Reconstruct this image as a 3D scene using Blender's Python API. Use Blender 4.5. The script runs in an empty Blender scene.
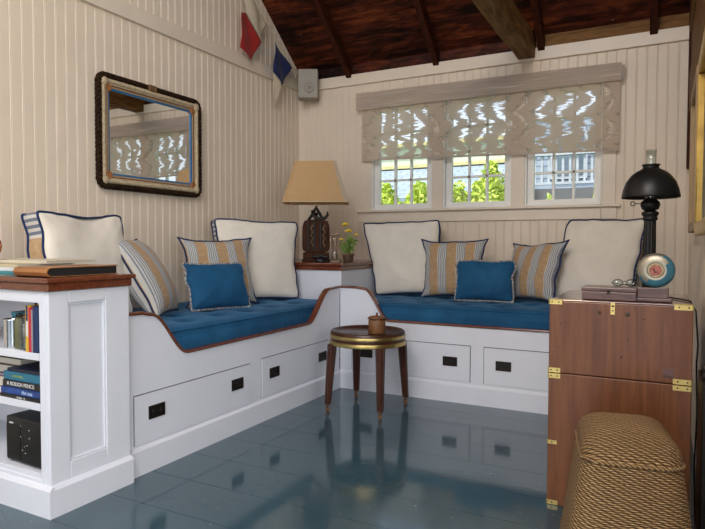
import bpy, bmesh, math, random
from mathutils import Vector, Matrix, noise
C = bpy.context.scene
COL = C.collection
PI = math.pi
rnd = random.Random(7)

# ------------------------------------------------------------------ materials
def new_mat(name):
    m = bpy.data.materials.new(name); m.use_nodes = True
    nt = m.node_tree
    b = nt.nodes['Principled BSDF']
    return m, nt, b
def node(nt, t, **kw):
    n = nt.nodes.new(t)
    for k, v in kw.items():
        if k in n.inputs: n.inputs[k].default_value = v
        else: setattr(n, k, v)
    return n
def c4(c): return (c[0], c[1], c[2], 1)
def ramp(nt, fac, stops, interp='LINEAR'):
    r = nt.nodes.new('ShaderNodeValToRGB'); r.color_ramp.interpolation = interp
    el = r.color_ramp.elements
    el[0].position, el[0].color = stops[0][0], c4(stops[0][1])
    el[1].position, el[1].color = stops[1][0], c4(stops[1][1])
    for p, c in stops[2:]:
        e = el.new(p); e.color = c4(c)
    nt.links.new(fac, r.inputs[0]); return r.outputs[0]
def coords(nt, scale=(1, 1, 1), kind='Object', rot=(0, 0, 0)):
    tc = nt.nodes.new('ShaderNodeTexCoord'); mp = nt.nodes.new('ShaderNodeMapping')
    mp.inputs['Scale'].default_value = scale; mp.inputs['Rotation'].default_value = rot
    nt.links.new(tc.outputs[kind], mp.inputs[0]); return mp.outputs[0]
def noise_n(nt, vec, scale, detail=4, rough=.55, dist=0):
    n = nt.nodes.new('ShaderNodeTexNoise')
    n.inputs['Scale'].default_value = scale; n.inputs['Detail'].default_value = detail
    n.inputs['Roughness'].default_value = rough; n.inputs['Distortion'].default_value = dist
    nt.links.new(vec, n.inputs['Vector']); return n.outputs[0]
def bump(nt, b, h, strength=.3, dist=.002):
    n = nt.nodes.new('ShaderNodeBump'); n.inputs['Strength'].default_value = strength; n.inputs['Distance'].default_value = dist
    nt.links.new(h, n.inputs['Height']); nt.links.new(n.outputs[0], b.inputs['Normal']); return n
def mathn(nt, op, a, b=None):
    n = nt.nodes.new('ShaderNodeMath'); n.operation = op
    for i, v in enumerate((a, b)):
        if v is None: continue
        if isinstance(v, (int, float)): n.inputs[i].default_value = v
        else: nt.links.new(v, n.inputs[i])
    return n.outputs[0]
def plain(name, col, rough=.5, metal=0, var=.06, vscale=6, bscale=0, bstr=.1, spec=.5, coat=0):
    m, nt, b = new_mat(name)
    v = coords(nt); n = noise_n(nt, v, vscale)
    d = [max(0, c*(1-var*2)) for c in col]; l = [min(1, c*(1+var)) for c in col]
    nt.links.new(ramp(nt, n, [(.3, d), (.7, l)]), b.inputs['Base Color'])
    b.inputs['Roughness'].default_value = rough; b.inputs['Metallic'].default_value = metal
    b.inputs['Specular IOR Level'].default_value = spec
    b.inputs['Coat Weight'].default_value = coat; b.inputs['Coat Roughness'].default_value = .1
    if bscale: bump(nt, b, noise_n(nt, v, bscale, 3), bstr)
    return m
def wood(name, dark, light, rough=.35, stretch=(1, 12, 1), scale=4, coat=.3, bstr=.1, spec=.5, knots=0):
    m, nt, b = new_mat(name)
    v = coords(nt, stretch)
    n = noise_n(nt, v, scale, 8, .65, .6)
    nt.links.new(ramp(nt, n, [(.3, dark), (.5, [(a+c)/2 for a, c in zip(dark, light)]), (.72, light)]), b.inputs['Base Color'])
    b.inputs['Roughness'].default_value = rough; b.inputs['Coat Weight'].default_value = coat; b.inputs['Coat Roughness'].default_value = .15
    b.inputs['Specular IOR Level'].default_value = spec
    bump(nt, b, n, bstr, .002)
    return m
def fabric(name, col, rough=.85, sheen=.3, weave=900, var=.05):
    m, nt, b = new_mat(name)
    v = coords(nt); n = noise_n(nt, v, 9, 5)
    nt.links.new(ramp(nt, n, [(.3, [c*(1-var) for c in col]), (.7, [min(1, c*(1+var)) for c in col])]), b.inputs['Base Color'])
    b.inputs['Roughness'].default_value = rough; b.inputs['Sheen Weight'].default_value = sheen
    b.inputs['Specular IOR Level'].default_value = .25
    bump(nt, b, noise_n(nt, v, weave, 2), .15, .001)
    return m
M = {}
M['wall'] = plain('cream_beadboard_paint', (.76, .66, .535), .48, var=.02)
M['wall_upper'] = plain('cream_gable_paint', (.76, .665, .54), .5, var=.02)
M['trim'] = plain('cream_trim_paint', (.77, .68, .56), .42, var=.02)
M['sash'] = plain('white_window_paint', (.86, .86, .82), .4, var=.01)
M['white'] = plain('white_cabinet_paint', (.74, .765, .83), .32, var=.012, bscale=40, bstr=.03)
M['manila'] = plain('natural_rope_pale', (.52, .42, .27), .85, 0, .15, 60)
M['gap'] = plain('dark_reveal', (.10, .10, .11), .9)
M['mahog'] = wood('mahogany_trim', (.085, .018, .008), (.20, .055, .022), .25, (10, 1.2, 10), 5, .5)
M['mahogx'] = wood('mahogany_top', (.085, .018, .008), (.22, .06, .024), .22, (1.2, 10, 10), 5, .5)
M['stoolwood'] = wood('dark_teak', (.026, .009, .006), (.080, .025, .013), .36, (9, 9, 1.5), 5, .15, spec=.35)
M['trunk'] = wood('campaign_chest_wood', (.105, .034, .012), (.235, .090, .034), .36, (14, 14, 1.0), 2.2, .12, .05, spec=.4)
M['trunktop'] = wood('polished_chest_top', (.12, .045, .03), (.24, .11, .07), .16, (1, 10, 10), 3, .6, .04)
M['boxwood'] = wood('rosewood_box', (.035, .012, .010), (.17, .070, .055), .3, (1.2, 9, 9), 8, .2)
M['brass'] = plain('aged_brass', (.60, .46, .17), .34, 1, .1, 30)
M['brassbright'] = plain('polished_brass', (.72, .55, .20), .38, .75, .06, 20)
M['black'] = plain('black_metal', (.010, .010, .010), .38, .1, .1, spec=.35)
M['blackplastic'] = plain('black_plastic', (.008, .008, .009), .42, 0, .1)
M['iron'] = plain('black_iron', (.02, .018, .016), .45, .6, .2, 20)
M['bronze'] = plain('bronze_pull', (.035, .022, .016), .35, .7, .2, 30)
M['chrome'] = plain('chrome', (.75, .76, .78), .14, 1, .02)
M['castor'] = plain('dull_castor_brass', (.22, .11, .05), .45, .7, .1)
M['blockwood'] = wood('old_matt_block_wood', (.022, .010, .006), (.085, .035, .018), .75, (9, 9, 1.5), 5, 0, spec=.12)
M['mirror'] = plain('mirror_glass', (.88, .89, .88), .01, 1, 0)
M['canvas'] = fabric('cream_canvas', (.80, .74, .64))
M['canvaswhite'] = fabric('offwhite_canvas', (.76, .69, .58))
M['piping'] = fabric('navy_piping', (.012, .03, .095), .8, .05)
M['red'] = fabric('red_bunting', (.33, .02, .015), .8, .1)
M['navy'] = fabric('navy_bunting', (.012, .02, .09), .8, .1)
M['bunting'] = fabric('cream_bunting', (.62, .54, .40), .8, .1)
M['leather'] = plain('tan_leather', (.36, .145, .045), .42, 0, .08, 8, 200, .1)
M['page'] = plain('page_paper', (.66, .62, .54), .8)
M['terracotta'] = plain('old_clay_pot', (.16, .10, .055), .8, 0, .2, 30)
M['soil'] = plain('potting_soil', (.03, .02, .012), .95, 0, .3, 60)
M['petal'] = plain('yellow_petal', (.95, .66, .03), .6)
M['leafgreen'] = plain('leaf_green', (.20, .36, .05), .55, 0, .25, 60)
M['speaker'] = plain('grey_speaker_paint', (.30, .275, .225), .5)
M['potleather'] = plain('dark_tan_leather', (.20, .085, .03), .5, 0, .15, 30)
M['copper'] = plain('copper', (.55, .20, .10), .25, 1, .1)

def m_velvet():
    m, nt, b = new_mat('blue_velvet')
    v = coords(nt); n = noise_n(nt, v, 5, 5)
    nt.links.new(ramp(nt, n, [(.3, (.007, .058, .140)), (.7, (.015, .105, .225))]), b.inputs['Base Color'])
    b.inputs['Roughness'].default_value = .75; b.inputs['Sheen Weight'].default_value = .35
    b.inputs['Sheen Tint'].default_value = (.25, .5, .8, 1); b.inputs['Sheen Roughness'].default_value = .4
    b.inputs['Specular IOR Level'].default_value = .2
    bump(nt, b, noise_n(nt, v, 500, 2), .1, .001)
    return m
M['velvet'] = m_velvet()
def m_beads():
    m, nt, b = new_mat('beaded_cord')
    v = coords(nt); w = nt.nodes.new('ShaderNodeTexVoronoi'); w.inputs['Scale'].default_value = 130
    nt.links.new(v, w.inputs['Vector'])
    nt.links.new(ramp(nt, w.outputs['Distance'], [(.25, (.62, .56, .45)), (.6, (.12, .14, .2))]), b.inputs['Base Color'])
    b.inputs['Roughness'].default_value = .8; return m
M['beads'] = m_beads()
def m_stripe(name, axis, period, off=0., tanw=.45, fine=7, band=(.13, .17, .24), space='Object'):
    """ticking stripes: a tan stripe, then a band of fine navy and cream lines"""
    m, nt, b = new_mat(name)
    tc = nt.nodes.new('ShaderNodeTexCoord'); sx = nt.nodes.new('ShaderNodeSeparateXYZ')
    nt.links.new(tc.outputs[space], sx.inputs[0]); x = sx.outputs[axis]
    s = mathn(nt, 'FRACT', mathn(nt, 'ADD', mathn(nt, 'DIVIDE', x, period), off + 10))
    f = mathn(nt, 'FRACT', mathn(nt, 'MULTIPLY', mathn(nt, 'DIVIDE', mathn(nt, 'SUBTRACT', s, tanw), 1-tanw), fine))
    line = ramp(nt, f, [(0, (.62, .59, .52)), (.5, band)], 'CONSTANT')
    dots = nt.nodes.new('ShaderNodeTexNoise'); dots.inputs['Scale'].default_value = 160
    nt.links.new(tc.outputs['Object'], dots.inputs['Vector'])
    mx0 = nt.nodes.new('ShaderNodeMixRGB'); mx0.inputs[2].default_value = (.45, .44, .42, 1)
    nt.links.new(mathn(nt, 'MULTIPLY', dots.outputs[0], .55), mx0.inputs[0]); nt.links.new(line, mx0.inputs[1])
    tn = noise_n(nt, tc.outputs['Object'], 60, 3)
    tan = ramp(nt, tn, [(.3, (.40, .255, .135)), (.7, (.50, .34, .19))])
    mx = nt.nodes.new('ShaderNodeMixRGB')
    nt.links.new(mathn(nt, 'LESS_THAN', s, tanw), mx.inputs[0]); nt.links.new(mx0.outputs[0], mx.inputs[1]); nt.links.new(tan, mx.inputs[2])
    nt.links.new(mx.outputs[0], b.inputs['Base Color'])
    b.inputs['Roughness'].default_value = .9; b.inputs['Sheen Weight'].default_value = .2; b.inputs['Specular IOR Level'].default_value = .2
    bump(nt, b, noise_n(nt, tc.outputs['Object'], 700, 2), .15, .001)
    return m
M['stripe'] = m_stripe('ticking_stripe_fabric', 0, .135, .24, .52, 5, space='UV')
M['stripe_edge'] = m_stripe('ticking_stripe_fabric_edge', 0, .135, .06, .52, 5, space='UV')
M['gusset'] = m_stripe('ticking_gusset_fabric', 2, .36, .12, .5, 5, (.04, .07, .15))
M['gussetx'] = m_stripe('ticking_gusset_fabric_across', 0, .30, .12, .5, 5, (.04, .07, .15))

def m_floor():
    m, nt, b = new_mat('glossy_blue_grey_floor_paint')
    v = coords(nt)
    n = noise_n(nt, v, 1.7, 6, .6)
    base = ramp(nt, n, [(.3, (.030, .070, .094)), (.7, (.044, .094, .122))])
    sp = noise_n(nt, v, 46, 2, .5)
    spk = ramp(nt, sp, [(.74, (0, 0, 0)), (.77, (1, 1, 1))])
    mx = nt.nodes.new('ShaderNodeMixRGB'); mx.inputs[2].default_value = (.30, .33, .34, 1)
    nt.links.new(spk, mx.inputs[0]); nt.links.new(base, mx.inputs[1])
    nt.links.new(mx.outputs[0], b.inputs['Base Color'])
    r = ramp(nt, noise_n(nt, v, 5, 4), [(.3, (.085,)*3), (.7, (.15,)*3)])
    nt.links.new(r, b.inputs['Roughness']); b.inputs['Specular IOR Level'].default_value = .5
    b.inputs['Coat Weight'].default_value = .3; b.inputs['Coat Roughness'].default_value = .05
    n2 = noise_n(nt, coords(nt, (1.0, 5, 1)), 4, 4)
    bump(nt, b, n2, .05, .004)
    return m
M['floor'] = m_floor()
def m_roofboard():
    m, nt, b = new_mat('rough_dark_roof_boards')
    v = coords(nt, (1.3, 9, 9)); n = noise_n(nt, v, 2.4, 9, .72, .8)
    v2 = coords(nt, (1, 3, 3)); n2 = noise_n(nt, v2, 2.0, 5, .6, 1.0)
    c1 = ramp(nt, n, [(.32, (.008, .002, .001)), (.5, (.085, .016, .005)), (.66, (.23, .055, .015)), (.8, (.36, .12, .04))])
    c2 = ramp(nt, n2, [(.40, (.10, .07, .06)), (.62, (1, 1, 1))])
    mx = nt.nodes.new('ShaderNodeMixRGB'); mx.blend_type = 'MULTIPLY'; mx.inputs[0].default_value = 1
    nt.links.new(c1, mx.inputs[1]); nt.links.new(c2, mx.inputs[2])
    fl = ramp(nt, noise_n(nt, coords(nt, (1.5, 5, 5)), 9, 3, .5), [(.73, (0,)*3), (.77, (1,)*3)])
    m2 = nt.nodes.new('ShaderNodeMixRGB'); m2.inputs[2].default_value = (.45, .36, .28, 1)
    nt.links.new(fl, m2.inputs[0]); nt.links.new(mx.outputs[0], m2.inputs[1])
    nt.links.new(m2.outputs[0], b.inputs['Base Color'])
    b.inputs['Roughness'].default_value = .6; b.inputs['Specular IOR Level'].default_value = .2; bump(nt, b, n, .5, .01)
    return m
M['roofboard'] = m_roofboard()
M['rafter'] = wood('dark_rafter_wood', (.012, .003, .0015), (.075, .018, .007), .6, (8, 1, 8), 3, 0, .3, spec=.15)
M['beamwood'] = wood('weathered_tie_beam', (.05, .022, .007), (.33, .175, .060), .65, (7, 1, 7), 3.4, 0, .6, spec=.15)
M['plateboard'] = wood('golden_brown_board', (.07, .030, .008), (.27, .135, .042), .6, (1, 7, 7), 3, 0, .4, spec=.15)

def m_blind():
    """sheer woven grass shade: moire light through two layers put into its transparency"""
    m, nt, b = new_mat('sheer_woven_shade')
    v = coords(nt)
    sx = nt.nodes.new('ShaderNodeSeparateXYZ'); nt.links.new(v, sx.inputs[0])
    zz = mathn(nt, 'PINGPONG', mathn(nt, 'ADD', sx.outputs[2], mathn(nt, 'ADD', mathn(nt, 'MULTIPLY', sx.outputs[0], .12), 10)), .11)
    n1 = noise_n(nt, coords(nt, (2.2, 1, 9)), 1.6, 4, .6)
    xx = mathn(nt, 'ADD', mathn(nt, 'ADD', sx.outputs[0], mathn(nt, 'MULTIPLY', zz, .85)), mathn(nt, 'MULTIPLY', n1, .30))
    w = mathn(nt, 'SINE', mathn(nt, 'MULTIPLY', xx, 44))
    n2 = noise_n(nt, coords(nt, (5, 1, 70)), 2.2, 3, .6)
    n3 = noise_n(nt, coords(nt, (1.3, 1, 2.5)), 1.5, 2, .5)
    k = mathn(nt, 'ADD', mathn(nt, 'MULTIPLY', w, .42), mathn(nt, 'ADD', mathn(nt, 'MULTIPLY', n2, 1.3), mathn(nt, 'MULTIPLY', n3, .9)))
    open_ = ramp(nt, k, [(.95, (.10,)*3), (1.0, (.30,)*3)])
    k2 = mathn(nt, 'MULTIPLY', mathn(nt, 'SUBTRACT', k, 1.20), 3.6)
    open_ = ramp(nt, k2, [(0.0, (.035,)*3), (.5, (.25,)*3), (1.0, (.85,)*3)])  # bright moire streaks, set as openness of the cloth
    tr = nt.nodes.new('ShaderNodeBsdfTransparent')
    tl = nt.nodes.new('ShaderNodeBsdfTranslucent'); tl.inputs[0].default_value = (.80, .67, .54, 1)
    df = nt.nodes.new('ShaderNodeBsdfDiffuse'); df.inputs[0].default_value = (.60, .50, .41, 1)
    a = nt.nodes.new('ShaderNodeMixShader'); a.inputs[0].default_value = .32
    nt.links.new(df.outputs[0], a.inputs[1]); nt.links.new(tl.outputs[0], a.inputs[2])
    c = nt.nodes.new('ShaderNodeMixShader'); nt.links.new(open_, c.inputs[0])
    nt.links.new(a.outputs[0], c.inputs[1]); nt.links.new(tr.outputs[0], c.inputs[2])
    out = nt.nodes['Material Output']; nt.links.new(c.outputs[0], out.inputs[0]); nt.nodes.remove(b)
    return m
M['blind'] = m_blind()
def m_valance():
    m, nt, b = new_mat('woven_valance_cloth')
    n = noise_n(nt, coords(nt, (1.2, 1, 26)), 2.0, 4, .6)
    col = ramp(nt, n, [(.35, (.54, .45, .38)), (.58, (.62, .53, .45)), (.70, (.86, .78, .68))])
    df = nt.nodes.new('ShaderNodeBsdfDiffuse'); tl = nt.nodes.new('ShaderNodeBsdfTranslucent'); tr = nt.nodes.new('ShaderNodeBsdfTransparent')
    nt.links.new(col, df.inputs[0]); nt.links.new(col, tl.inputs[0])
    a = nt.nodes.new('ShaderNodeMixShader'); a.inputs[0].default_value = .3; nt.links.new(df.outputs[0], a.inputs[1]); nt.links.new(tl.outputs[0], a.inputs[2])
    c = nt.nodes.new('ShaderNodeMixShader'); c.inputs[0].default_value = .04; nt.links.new(a.outputs[0], c.inputs[1]); nt.links.new(tr.outputs[0], c.inputs[2])
    nt.links.new(c.outputs[0], nt.nodes['Material Output'].inputs[0]); nt.nodes.remove(b); return m
M['valance'] = m_valance()
def m_translucent(name, c, mix=.4, weave=None):
    m, nt, b = new_mat(name)
    v = coords(nt, (1, 1, 1)); n = noise_n(nt, coords(nt, (60, 60, 8)), 6, 3)
    n3 = noise_n(nt, coords(nt, (4, 4, 200)), 2, 2)
    col = ramp(nt, mathn(nt, 'MULTIPLY', mathn(nt, 'ADD', n, n3), .5), [(.35, [x*.86 for x in c]), (.65, c)])
    df = nt.nodes.new('ShaderNodeBsdfDiffuse'); tl = nt.nodes.new('ShaderNodeBsdfTranslucent')
    nt.links.new(col, df.inputs[0]); nt.links.new(col, tl.inputs[0])
    a = nt.nodes.new('ShaderNodeMixShader'); a.inputs[0].default_value = mix
    nt.links.new(df.outputs[0], a.inputs[1]); nt.links.new(tl.outputs[0], a.inputs[2])
    nt.links.new(a.outputs[0], nt.nodes['Material Output'].inputs[0]); nt.nodes.remove(b); return m
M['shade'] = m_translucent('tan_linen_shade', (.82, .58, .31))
M['shadeedge'] = m_translucent('pale_linen_trim_lit_side', (.98, .88, .70))
def m_glass(name, tint=(1, 1, 1), a=.12, rough=.02):
    """clear glass as a thin pane: mostly transparent with a glossy surface"""
    m, nt, b = new_mat(name)
    tr = nt.nodes.new('ShaderNodeBsdfTransparent'); tr.inputs[0].default_value = c4(tint)
    gl = nt.nodes.new('ShaderNodeBsdfGlossy'); gl.inputs['Roughness'].default_value = rough
    fr = nt.nodes.new('ShaderNodeLayerWeight')
    f = mathn(nt, 'ADD', mathn(nt, 'MULTIPLY', mathn(nt, 'POWER', fr.outputs['Facing'], 4.0), .5), a+.03)
    x = nt.nodes.new('ShaderNodeMixShader'); nt.links.new(f, x.inputs[0])
    nt.links.new(tr.outputs[0], x.inputs[1]); nt.links.new(gl.outputs[0], x.inputs[2])
    nt.links.new(x.outputs[0], nt.nodes['Material Output'].inputs[0]); nt.nodes.remove(b); return m
M['pane'] = m_glass('window_pane_glass', (.97, .98, .98), 0)
M['glass'] = m_glass('clear_glass', (.92, .95, .94), .08)
def m_rope(name, c1, c2, sc=70):
    m, nt, b = new_mat(name)
    tc = nt.nodes.new('ShaderNodeTexCoord'); w = nt.nodes.new('ShaderNodeTexWave')
    w.wave_type = 'BANDS'; w.bands_direction = 'DIAGONAL'; w.inputs['Scale'].default_value = sc; w.inputs['Distortion'].default_value = 1.0
    nt.links.new(tc.outputs['Object'], w.inputs['Vector'])
    nt.links.new(ramp(nt, w.outputs['Fac'], [(.1, c1), (.75, c2)]), b.inputs['Base Color'])
    b.inputs['Roughness'].default_value = .85; bump(nt, b, w.outputs['Fac'], .8, .006); return m
M['darkrope'] = m_rope('tarred_rope', (.008, .005, .003), (.085, .052, .028), 16)
M['paleropes'] = m_rope('natural_rope', (.30, .22, .12), (.62, .52, .36), 45)
def m_wicker(name, ax_row, rowfreq, twist):
    m, nt, b = new_mat(name)
    tc = nt.nodes.new('ShaderNodeTexCoord'); sx = nt.nodes.new('ShaderNodeSeparateXYZ')
    n0 = nt.nodes.new('ShaderNodeTexNoise'); n0.inputs['Scale'].default_value = 22
    nt.links.new(tc.outputs['UV'], n0.inputs['Vector'])
    nt.links.new(tc.outputs['UV'], sx.inputs[0])
    v = mathn(nt, 'ADD', mathn(nt, 'MULTIPLY', sx.outputs[1], rowfreq), mathn(nt, 'MULTIPLY', n0.outputs[0], .9))
    row = mathn(nt, 'FLOOR', v); fr = mathn(nt, 'FRACT', v)
    rowh = mathn(nt, 'SINE', mathn(nt, 'MULTIPLY', fr, PI))
    par = mathn(nt, 'MULTIPLY', row, .5)
    u = mathn(nt, 'ADD', mathn(nt, 'ADD', mathn(nt, 'MULTIPLY', sx.outputs[0], twist), par), mathn(nt, 'MULTIPLY', fr, .45))
    tw = mathn(nt, 'ABSOLUTE', mathn(nt, 'SINE', mathn(nt, 'MULTIPLY', u, PI)))
    h = mathn(nt, 'MULTIPLY', mathn(nt, 'POWER', tw, .6), mathn(nt, 'POWER', rowh, .6))
    n = nt.nodes.new('ShaderNodeTexNoise'); n.inputs['Scale'].default_value = 55; n.inputs['Detail'].default_value = 5
    nt.links.new(tc.outputs['UV'], n.inputs['Vector'])
    k = mathn(nt, 'MULTIPLY', h, mathn(nt, 'ADD', n.outputs[0], .5))
    nt.links.new(ramp(nt, k, [(.10, (.05, .02, .007)), (.40, (.26, .135, .048)), (.70, (.46, .27, .11)), (1.0, (.66, .44, .21))]), b.inputs['Base Color'])
    b.inputs['Roughness'].default_value = .7
    bump(nt, b, h, 1.0, .012); return m
M['wickerside'] = m_wicker('seagrass_side_weave', 1, 62, 17)
M['wickertop'] = m_wicker('seagrass_top_weave', 0, 46, 15)
def m_shingle():
    m, nt, b = new_mat('blue_grey_shingles')
    br = nt.nodes.new('ShaderNodeTexBrick'); v = coords(nt)
    br.inputs['Color1'].default_value = (.24, .32, .42, 1); br.inputs['Color2'].default_value = (.32, .40, .50, 1); br.inputs['Mortar'].default_value = (.12, .15, .19, 1)
    br.inputs['Scale'].default_value = 1; br.inputs['Brick Width'].default_value = .42; br.inputs['Row Height'].default_value = .13; br.inputs['Mortar Size'].default_value = .012
    tc = nt.nodes.new('ShaderNodeTexCoord'); nt.links.new(tc.outputs['UV'], br.inputs['Vector'])
    nt.links.new(br.outputs[0], b.inputs['Base Color']); b.inputs['Roughness'].default_value = .9; return m
M['shingle'] = m_shingle()
M['fascia'] = plain('straw_fascia_paint', (.55, .52, .25), .7)
M['siding'] = plain('pale_yellow_siding', (.56, .66, .52), .8)
M['deckwood'] = plain('weathered_deck_wood', (.16, .15, .14), .9, 0, .2, 12)
M['rail'] = plain('pale_rail_paint', (.46, .52, .60), .6)
def m_hedge():
    m, nt, b = new_mat('privet_leaves')
    oi = nt.nodes.new('ShaderNodeTexCoord')
    n = noise_n(nt, oi.outputs['Object'], 11, 5, .7)
    nt.links.new(ramp(nt, n, [(.3, (.26, .42, .05)), (.5, (.50, .64, .09)), (.7, (.74, .80, .20))]), b.inputs['Base Color'])
    b.inputs['Roughness'].default_value = .6; b.inputs['Transmission Weight'].default_value = 0
    return m
M['hedge'] = m_hedge()
M['grass'] = plain('lawn', (.10, .20, .04), .9, 0, .2, 3)
M['bark'] = plain('hedge_stem', (.10, .07, .04), .9)

# ------------------------------------------------------------------ mesh helpers
def V(*a): return Vector(a)
def box(bm, x0, x1, y0, y1, z0, z1, mi=0, mat=None):
    vs = [bm.verts.new((x, y, z)) for x in (x0, x1) for y in (y0, y1) for z in (z0, z1)]
    fs = []
    for q in ((0, 1, 3, 2), (4, 6, 7, 5), (0, 4, 5, 1), (2, 3, 7, 6), (0, 2, 6, 4), (1, 5, 7, 3)):
        f = bm.faces.new([vs[i] for i in q]); f.material_index = mi; fs.append(f)
    if mat is not None: bmesh.ops.transform(bm, matrix=mat, verts=vs)
    return vs
def BX(*a, **k):
    bm = bmesh.new(); box(bm, *a, **k); return bm
def lathe(bm, prof, seg=32, cx=0, cy=0, cap=True, mat=None, mi=0):
    rings = []; allv = []
    for r, z in prof:
        ring = [bm.verts.new((cx+r*math.cos(2*PI*i/seg), cy+r*math.sin(2*PI*i/seg), z)) for i in range(seg)]
        rings.append(ring); allv += ring
    for a, b in zip(rings, rings[1:]):
        for i in range(seg):
            f = bm.faces.new((a[i], a[(i+1) % seg], b[(i+1) % seg], b[i])); f.smooth = True; f.material_index = mi
    if cap:
        f = bm.faces.new(list(reversed(rings[0]))); f.material_index = mi
        f = bm.faces.new(rings[-1]); f.material_index = mi
    if mat is not None: bmesh.ops.transform(bm, matrix=mat, verts=allv)
    return allv
def tube(bm, pts, r, seg=8, closed=False, mi=0):
    pts = [Vector(p) for p in pts]; n = len(pts); rings = []
    prev = None
    for i, p in enumerate(pts):
        if closed: t = pts[(i+1) % n]-pts[i-1]
        else: t = pts[min(i+1, n-1)]-pts[max(i-1, 0)]
        t.normalize()
        if prev is None:
            a = t.orthogonal().normalized()
        else:
            a = (prev - t*prev.dot(t)); a = a.normalized() if a.length > 1e-6 else t.orthogonal().normalized()
        prev = a; b = t.cross(a)
        rr = r[i] if isinstance(r, (list, tuple)) else r
        rings.append([bm.verts.new(p+(a*math.cos(2*PI*k/seg)+b*math.sin(2*PI*k/seg))*rr) for k in range(seg)])
    m = n if closed else n-1
    for i in range(m):
        A, B = rings[i], rings[(i+1) % n]
        # best alignment for the closing ring
        s = 0
        if closed and i == n-1:
            s = min(range(seg), key=lambda s: sum((A[k].co-B[(k+s) % seg].co).length for k in range(seg)))
        for k in range(seg):
            f = bm.faces.new((A[k], A[(k+1) % seg], B[(k+1+s) % seg], B[(k+s) % seg])); f.smooth = True; f.material_index = mi
    if not closed:
        bm.faces.new(list(reversed(rings[0]))).material_index = mi; bm.faces.new(rings[-1]).material_index = mi
def prism(bm, pts2, d0, d1, axis='x', mi=0):
    """extrude a 2-D outline (other two axes in order) between d0 and d1 along axis"""
    def P(d, a, b): return {'x': (d, a, b), 'y': (a, d, b), 'z': (a, b, d)}[axis]
    A = [bm.verts.new(P(d0, a, b)) for a, b in pts2]; B = [bm.verts.new(P(d1, a, b)) for a, b in pts2]
    n = len(pts2)
    bm.faces.new(A).material_index = mi; bm.faces.new(list(reversed(B))).material_index = mi
    for i in range(n):
        bm.faces.new((A[i], B[i], B[(i+1) % n], A[(i+1) % n])).material_index = mi
def obj(name, bm, mat, parent=None, loc=None, bevel=0, smooth=None, kind=None, recalc=True):
    if recalc: bmesh.ops.recalc_face_normals(bm, faces=bm.faces)
    if smooth is True:
        for f in bm.faces: f.smooth = True
    me = bpy.data.meshes.new(name); bm.to_mesh(me); bm.free()
    mats = mat if isinstance(mat, (list, tuple)) else [mat]
    for m in mats: me.materials.append(M[m] if isinstance(m, str) else m)
    o = bpy.data.objects.new(name, me); COL.objects.link(o)
    if parent: o.parent = parent
    if loc is not None: o.location = loc
    if bevel:
        b = o.modifiers.new('bevel', 'BEVEL'); b.width = bevel; b.segments = 2; b.limit_method = 'ANGLE'; b.angle_limit = .6
    if kind: o['kind'] = kind
    return o
def tag(o, label, cat, group=None, kind=None):
    o['label'] = label; o['category'] = cat
    if group: o['group'] = group
    if kind: o['kind'] = kind
    return o
def thing(name, label, cat, loc=(0, 0, 0), rot=(0, 0, 0), group=None):
    o = bpy.data.objects.new(name, None); COL.objects.link(o)
    o.location = loc; o.rotation_euler = rot; o.empty_display_size = .05
    return tag(o, label, cat, group)
def struct(name, bm, mat, bevel=0, parent=None):
    o = obj(name, bm, mat, parent, bevel=bevel)
    if not parent: o['kind'] = 'structure'
    return o
def dup(root, loc, rot=None, label=None, group=None):
    r = root.copy(); COL.objects.link(r); r.location = loc
    if rot is not None: r.rotation_euler = rot
    if label: r['label'] = label
    if group: r['group'] = group
    for ch in list(root.children):
        c = ch.copy(); COL.objects.link(c); c.parent = r
        for g in list(ch.children):
            d = g.copy(); COL.objects.link(d); d.parent = c
    return r
def text_mesh(s, size, name, mat, parent, loc, rot, extrude=.0006):
    cu = bpy.data.curves.new(name, 'FONT'); cu.body = s; cu.size = size; cu.extrude = extrude; cu.align_x = 'CENTER'; cu.align_y = 'CENTER'
    t = bpy.data.objects.new(name, cu); COL.objects.link(t)
    dg = bpy.context.evaluated_depsgraph_get(); me = bpy.data.meshes.new_from_object(t.evaluated_get(dg))
    bpy.data.objects.remove(t); bpy.data.curves.remove(cu)
    me.materials.clear(); me.materials.append(M[mat])
    o = bpy.data.objects.new(name, me); COL.objects.link(o); o.parent = parent; o.location = loc; o.rotation_euler = rot
    return o

# ------------------------------------------------------------------ room shell
RX = 3.064          # right wall near the benches
WT = .14            # wall thickness
H0 = 2.434          # back wall height
SL = .80            # roof slope
YB = -7.4           # wall behind the camera
XR = 4.9            # far right of the wider part of the room
YR = -2.95          # where the right wall steps back
PITCH = .0635
def bead_profile(a0, a1):
    """points (along, out) of tongue-and-groove beadboard"""
    pts = []; k0 = math.floor(a0/PITCH); k1 = math.ceil(a1/PITCH)
    pts.append((a0, 0))
    for k in range(k0, k1+1):
        c = k*PITCH
        for da, o in ((-.0065, 0), (-.0045, -.0030), (-.0028, -.0004), (-.001, .0010), (.001, .0010), (.0028, -.0004), (.0045, -.0018), (.0058, 0)):
            if a0 < c+da < a1: pts.append((c+da, o))
    pts.append((a1, 0)); return pts
def bead_panel(bm, fx, a0, a1, z0, z1, mi=0, ztop=None):
    """fx(along, out, z) -> point; front skin of beadboard, ztop may vary along"""
    pr = bead_profile(a0, a1)
    for (a, o), (b, p) in zip(pr, pr[1:]):
        za = ztop(a) if ztop else z1; zb = ztop(b) if ztop else z1
        if za <= z0 and zb <= z0: continue
        f = bm.faces.new([bm.verts.new(fx(a, o, z0)), bm.verts.new(fx(b, p, z0)), bm.verts.new(fx(b, p, max(zb, z0))), bm.verts.new(fx(a, o, max(za, z0)))])
        f.material_index = mi
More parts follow.
